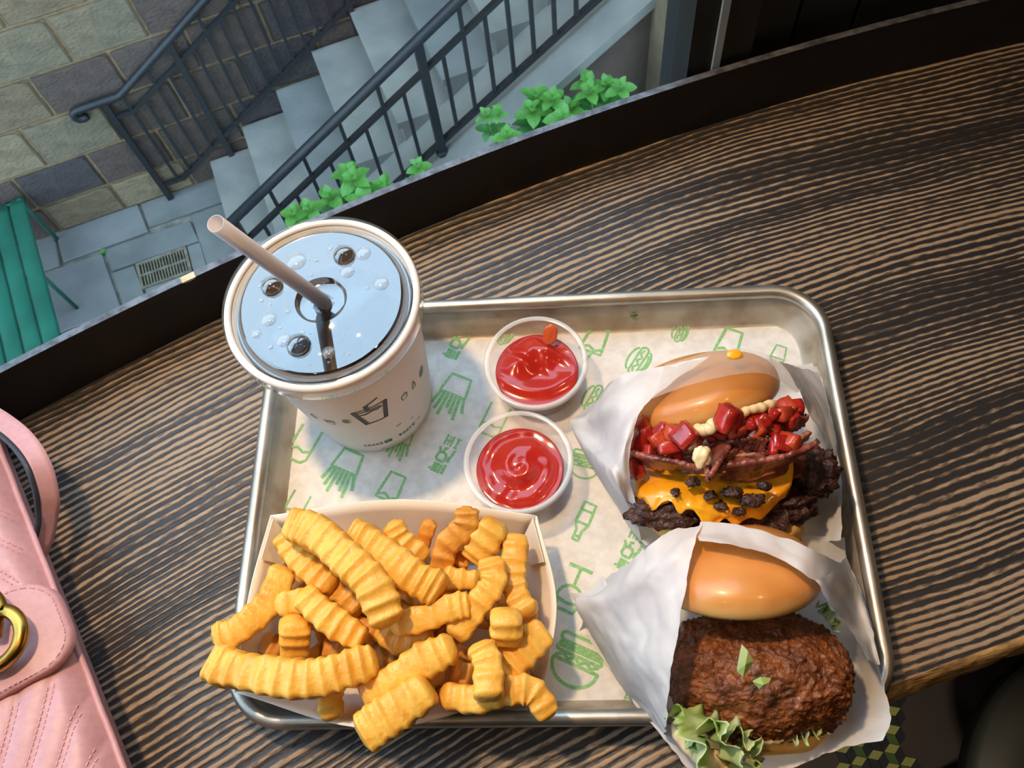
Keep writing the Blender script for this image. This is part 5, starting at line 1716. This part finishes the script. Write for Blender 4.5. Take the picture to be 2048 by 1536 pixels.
# ================================================================== HANDBAG
bc = P(131, 1248, 0.0415)
be = (P(240, 1536, 0.0415) - P(0, 915, 0.0415))
be.z = 0
be.normalize()
bq = Vector((-be.y, be.x, 0))
if bq.x > 0: bq = -bq
def H(e, q, z):
    return Vector((bc.x, bc.y, 0)) + be * e + bq * q + Vector((0, 0, z))
bag = empty('quilted_handbag', H(0, 0.08, 0.0))
tag(bag, 'pink quilted leather handbag with gold clasp lying on the counter', 'handbag')
def chev(e, q):
    """distance along the chevron rows: they bow toward the tab"""
    return q * 0.75 - 0.60 * math.sqrt(e * e + 0.0012) + 0.09
ROW = 0.0118
def bagz(e, q):
    z = 0.050 + 0.016 * (1 - math.exp(-max(q, 0) / 0.045))
    z -= 0.010 * max(0, 1 - q / 0.010) ** 2
    c = chev(e, q) / ROW
    fr_ = c - math.floor(c)
    pf = abs(math.sin(PI * fr_)) ** 0.5
    return z + 0.0020 * (pf - 0.5)
ne, nq = 260, 130
vs = []
for i in range(ne):
    e = -0.150 + 0.300 * i / (ne - 1)
    for j in range(nq):
        q = 0.0 + 0.150 * (j / (nq - 1))
        vs.append(H(e, q, bagz(e, q)))
obj('quilted_flap', vs, grid_faces(ne, nq), M_pink, bag)
MB().tube([H(-0.150 + 0.30 * k / 60, -0.0005, 0.0405 + 0.0003 * math.sin(k)) for k in range(61)], 0.0017, 10).build('piping', M_pink, bag, True)
# body below the flap
MB().hexa([H(-0.146, 0.012, 0.001), H(0.146, 0.012, 0.001), H(0.146, 0.150, 0.001), H(-0.146, 0.150, 0.001), H(-0.148, 0.006, 0.041), H(0.148, 0.006, 0.041), H(0.148, 0.150, 0.046), H(-0.148, 0.150, 0.046)]).build('bag_body', M_pink, bag)
# stitches along the quilting
mb = MB()
for row in range(-2, 26):
    for off in (-0.0011, 0.0011):
        for i in range(-64, 65):
            e = i * 0.0023
            c0 = row * ROW + off
            q = (c0 - 0.09 + 0.60 * math.sqrt(e * e + 0.0012)) / 0.75
            if q < 0.004 or q > 0.148 or (abs(e) < 0.028 and q < 0.07): continue
            e2 = e + 0.0014
            q2 = (c0 - 0.09 + 0.60 * math.sqrt(e2 * e2 + 0.0012)) / 0.75
            a, b = H(e, q, bagz(e, q) + 0.0001), H(e2, q2, bagz(e2, q2) + 0.0001)
            mb.bar(a, b, 0.0007, 0.0005)
o = mb.build('quilting_stitches', M_pinkd, bag)
o['kind'] = 'stuff'
# closing tab
out = []
hw, ln = 0.0245, 0.0115
tabp = [(-hw, 0.075), (-hw, 0.010)] + [(-hw + 0.017 * (1 - math.cos(t)), 0.010 - 0.0165 * math.sin(t)) for t in [math.radians(x) for x in (15, 30, 45, 60, 75, 90)]]
tabp += [(hw - 0.017 * (1 - math.cos(t)), 0.010 - 0.0165 * math.sin(t)) for t in [math.radians(x) for x in (90, 75, 60, 45, 30, 15)]] + [(hw, 0.010), (hw, 0.075)]
cq = 0.035
n = len(tabp)
tz = lambda e, q: 0.0545 + 0.016 * (1 - math.exp(-max(q, 0) / 0.045)) - 0.004 * max(0, -q / 0.01)
vs = []
for sc_, dz in ((1.0, -0.0035), (1.0, 0.0), (0.975, 0.0012), (0.93, 0.0014), (0.6, 0.0022), (0.2, 0.0026)):
    for e, q in tabp:
        ee, qq = e * sc_, cq + (q - cq) * sc_
        vs.append(H(ee, qq, tz(ee, qq) + dz))
fs = []
for r in range(5):
    for k in range(n):
        k2 = (k + 1) % n
        fs.append((r * n + k, r * n + k2, (r + 1) * n + k2, (r + 1) * n + k))
fs.append(tuple(5 * n + k for k in range(n)))
tab = obj('closing_tab', vs, fs, M_pink, bag)
mb = MB()
for k in range(n - 1):
    a, b = tabp[k], tabp[k + 1]
    L_ = math.dist(a, b)
    m_ = max(1, int(L_ / 0.0024))
    for i in range(m_):
        for p0, p1 in (((i + 0.15) / m_, (i + 0.8) / m_),):
            pts = []
            for t in (p0, p1):
                e, q = a[0] + (b[0] - a[0]) * t, a[1] + (b[1] - a[1]) * t
                e, q = e * 0.925, cq + (q - cq) * 0.945
                pts.append(H(e, q, tz(e, q) + 0.0015))
            mb.bar(pts[0], pts[1], 0.0006, 0.0005)
o = mb.build('tab_stitches', M_pinkd, tab)
o['kind'] = 'stuff'
# gold clasp: two interlocked curved letters
def ringpts(ce, cq_, r, a0, a1, n=30):
    return [H(ce + r * math.cos(math.radians(a0 + (a1 - a0) * k / n)), cq_ + r * math.sin(math.radians(a0 + (a1 - a0) * k / n)), 0.0690) for k in range(n + 1)]
zc = Vector((0, 0, 0.0))
q0 = P(0, 1268, 0.066)
rel = q0 - Vector((bc.x, bc.y, 0))
qe, qq = rel.dot(be), rel.dot(bq)
mbg = MB().tube(ringpts(qe + 0.002, qq + 0.002, 0.0135, -150, 110), 0.0034, 12)
mbg.tube([H(qe + 0.002, qq + 0.001, 0.069), H(qe - 0.010, qq - 0.004, 0.069)], 0.0030, 12)
mbg.build('gold_clasp', M_gold, bag, True)
mbg = MB().tube([q + Vector((0, 0, 0.0015)) for q in ringpts(qe - 0.012, qq + 0.006, 0.0125, 30, 290)], 0.0032, 12)
mbg.build('gold_clasp', M_gold, bag, True)
# strap loop
sp = [(-70, 800, .048), (0, 842, .054), (46, 880, .056), (78, 928, .054), (95, 985, .046), (97, 1030, .038), (88, 1078, .032), (66, 1125, .028)]
C_ = [P(*q) for q in sp]
vs, vs2 = [], []
n = 70
for i in range(n + 1):
    t = i / n
    p = cr(C_, t)
    d = (cr(C_, min(1, t + 0.01)) - cr(C_, max(0, t - 0.01))).normalized()
    sd = d.cross(Vector((0, 0, 1))).normalized()
    tilt = 0.15 + 1.20 * min(1, max(0, (t - 0.25) / 0.5))
    wdir = sd * math.cos(tilt) + d.cross(sd).normalized() * math.sin(tilt) * (-1)
    nn = d.cross(wdir).normalized()
    for j in range(5):
        s_ = j / 4 - 0.5
        vs.append(p + wdir * s_ * 0.0115 + nn * 0.0008 * (1 - (2 * s_) ** 2))
o = obj('strap', vs, grid_faces(n + 1, 5), M_pink, bag)
md = o.modifiers.new('thickness', 'SOLIDIFY'); md.thickness = 0.0016; md.offset = 0
for s_ in (0.5,):
    pts = []
    for i in range(0, n + 1, 2):
        a, b = vs[i * 5], vs[i * 5 + 4]
        pts.append(a if s_ < 0 else b)
    st_ = MB().tube(pts, 0.0016, 8).build('strap_edge', M_navy, o, True)

# ------------------------------------------------------------------ small scraps
c = P(1469, 708, 0.0905)
sp_ = over(1469, 708, [o_ for o_ in w1.children if o_.name.startswith('top_flap')], rad=12) or 0.085
c = P(1469, 708, sp_ + 0.0006)
v, f = lathe([(0.0, 0.0006), (0.0016, 0.0005), (0.0023, 0.0002), (0.0025, -0.0002)], 16, (c.x, c.y, c.z))
o = obj('cheese_speck', [Vector((c.x + (q[0] - c.x) * 1.5, q[1], q[2])) for q in v], f, M_cheese)
tag(o, 'tiny yellow cheese speck on top of the upper burger wrap', 'crumb')
c = P(1268, 625, 0.0125)
c.y = 0.1205 - 0.0098
mb = MB().tube([(c.x - 0.0022, c.y, c.z), (c.x, c.y - 0.0004, c.z + 0.0004), (c.x + 0.0022, c.y, c.z + 0.0002)], [0.0004, 0.0008, 0.0003], 8)
o = mb.build('herb_scrap', M_leafd, None, True, origin=c)
tag(o, 'tiny green herb scrap stuck to the upper tray wall', 'crumb')
wb_ = E(0.305, 0.30, -0.005)
e = empty('joint_weed', wb_)
tag(e, 'tiny green weed growing from a joint in the paving', 'plant')
for k in range(5):
    leaf(e, wb_, k * 1.3, -0.7, 0.030)
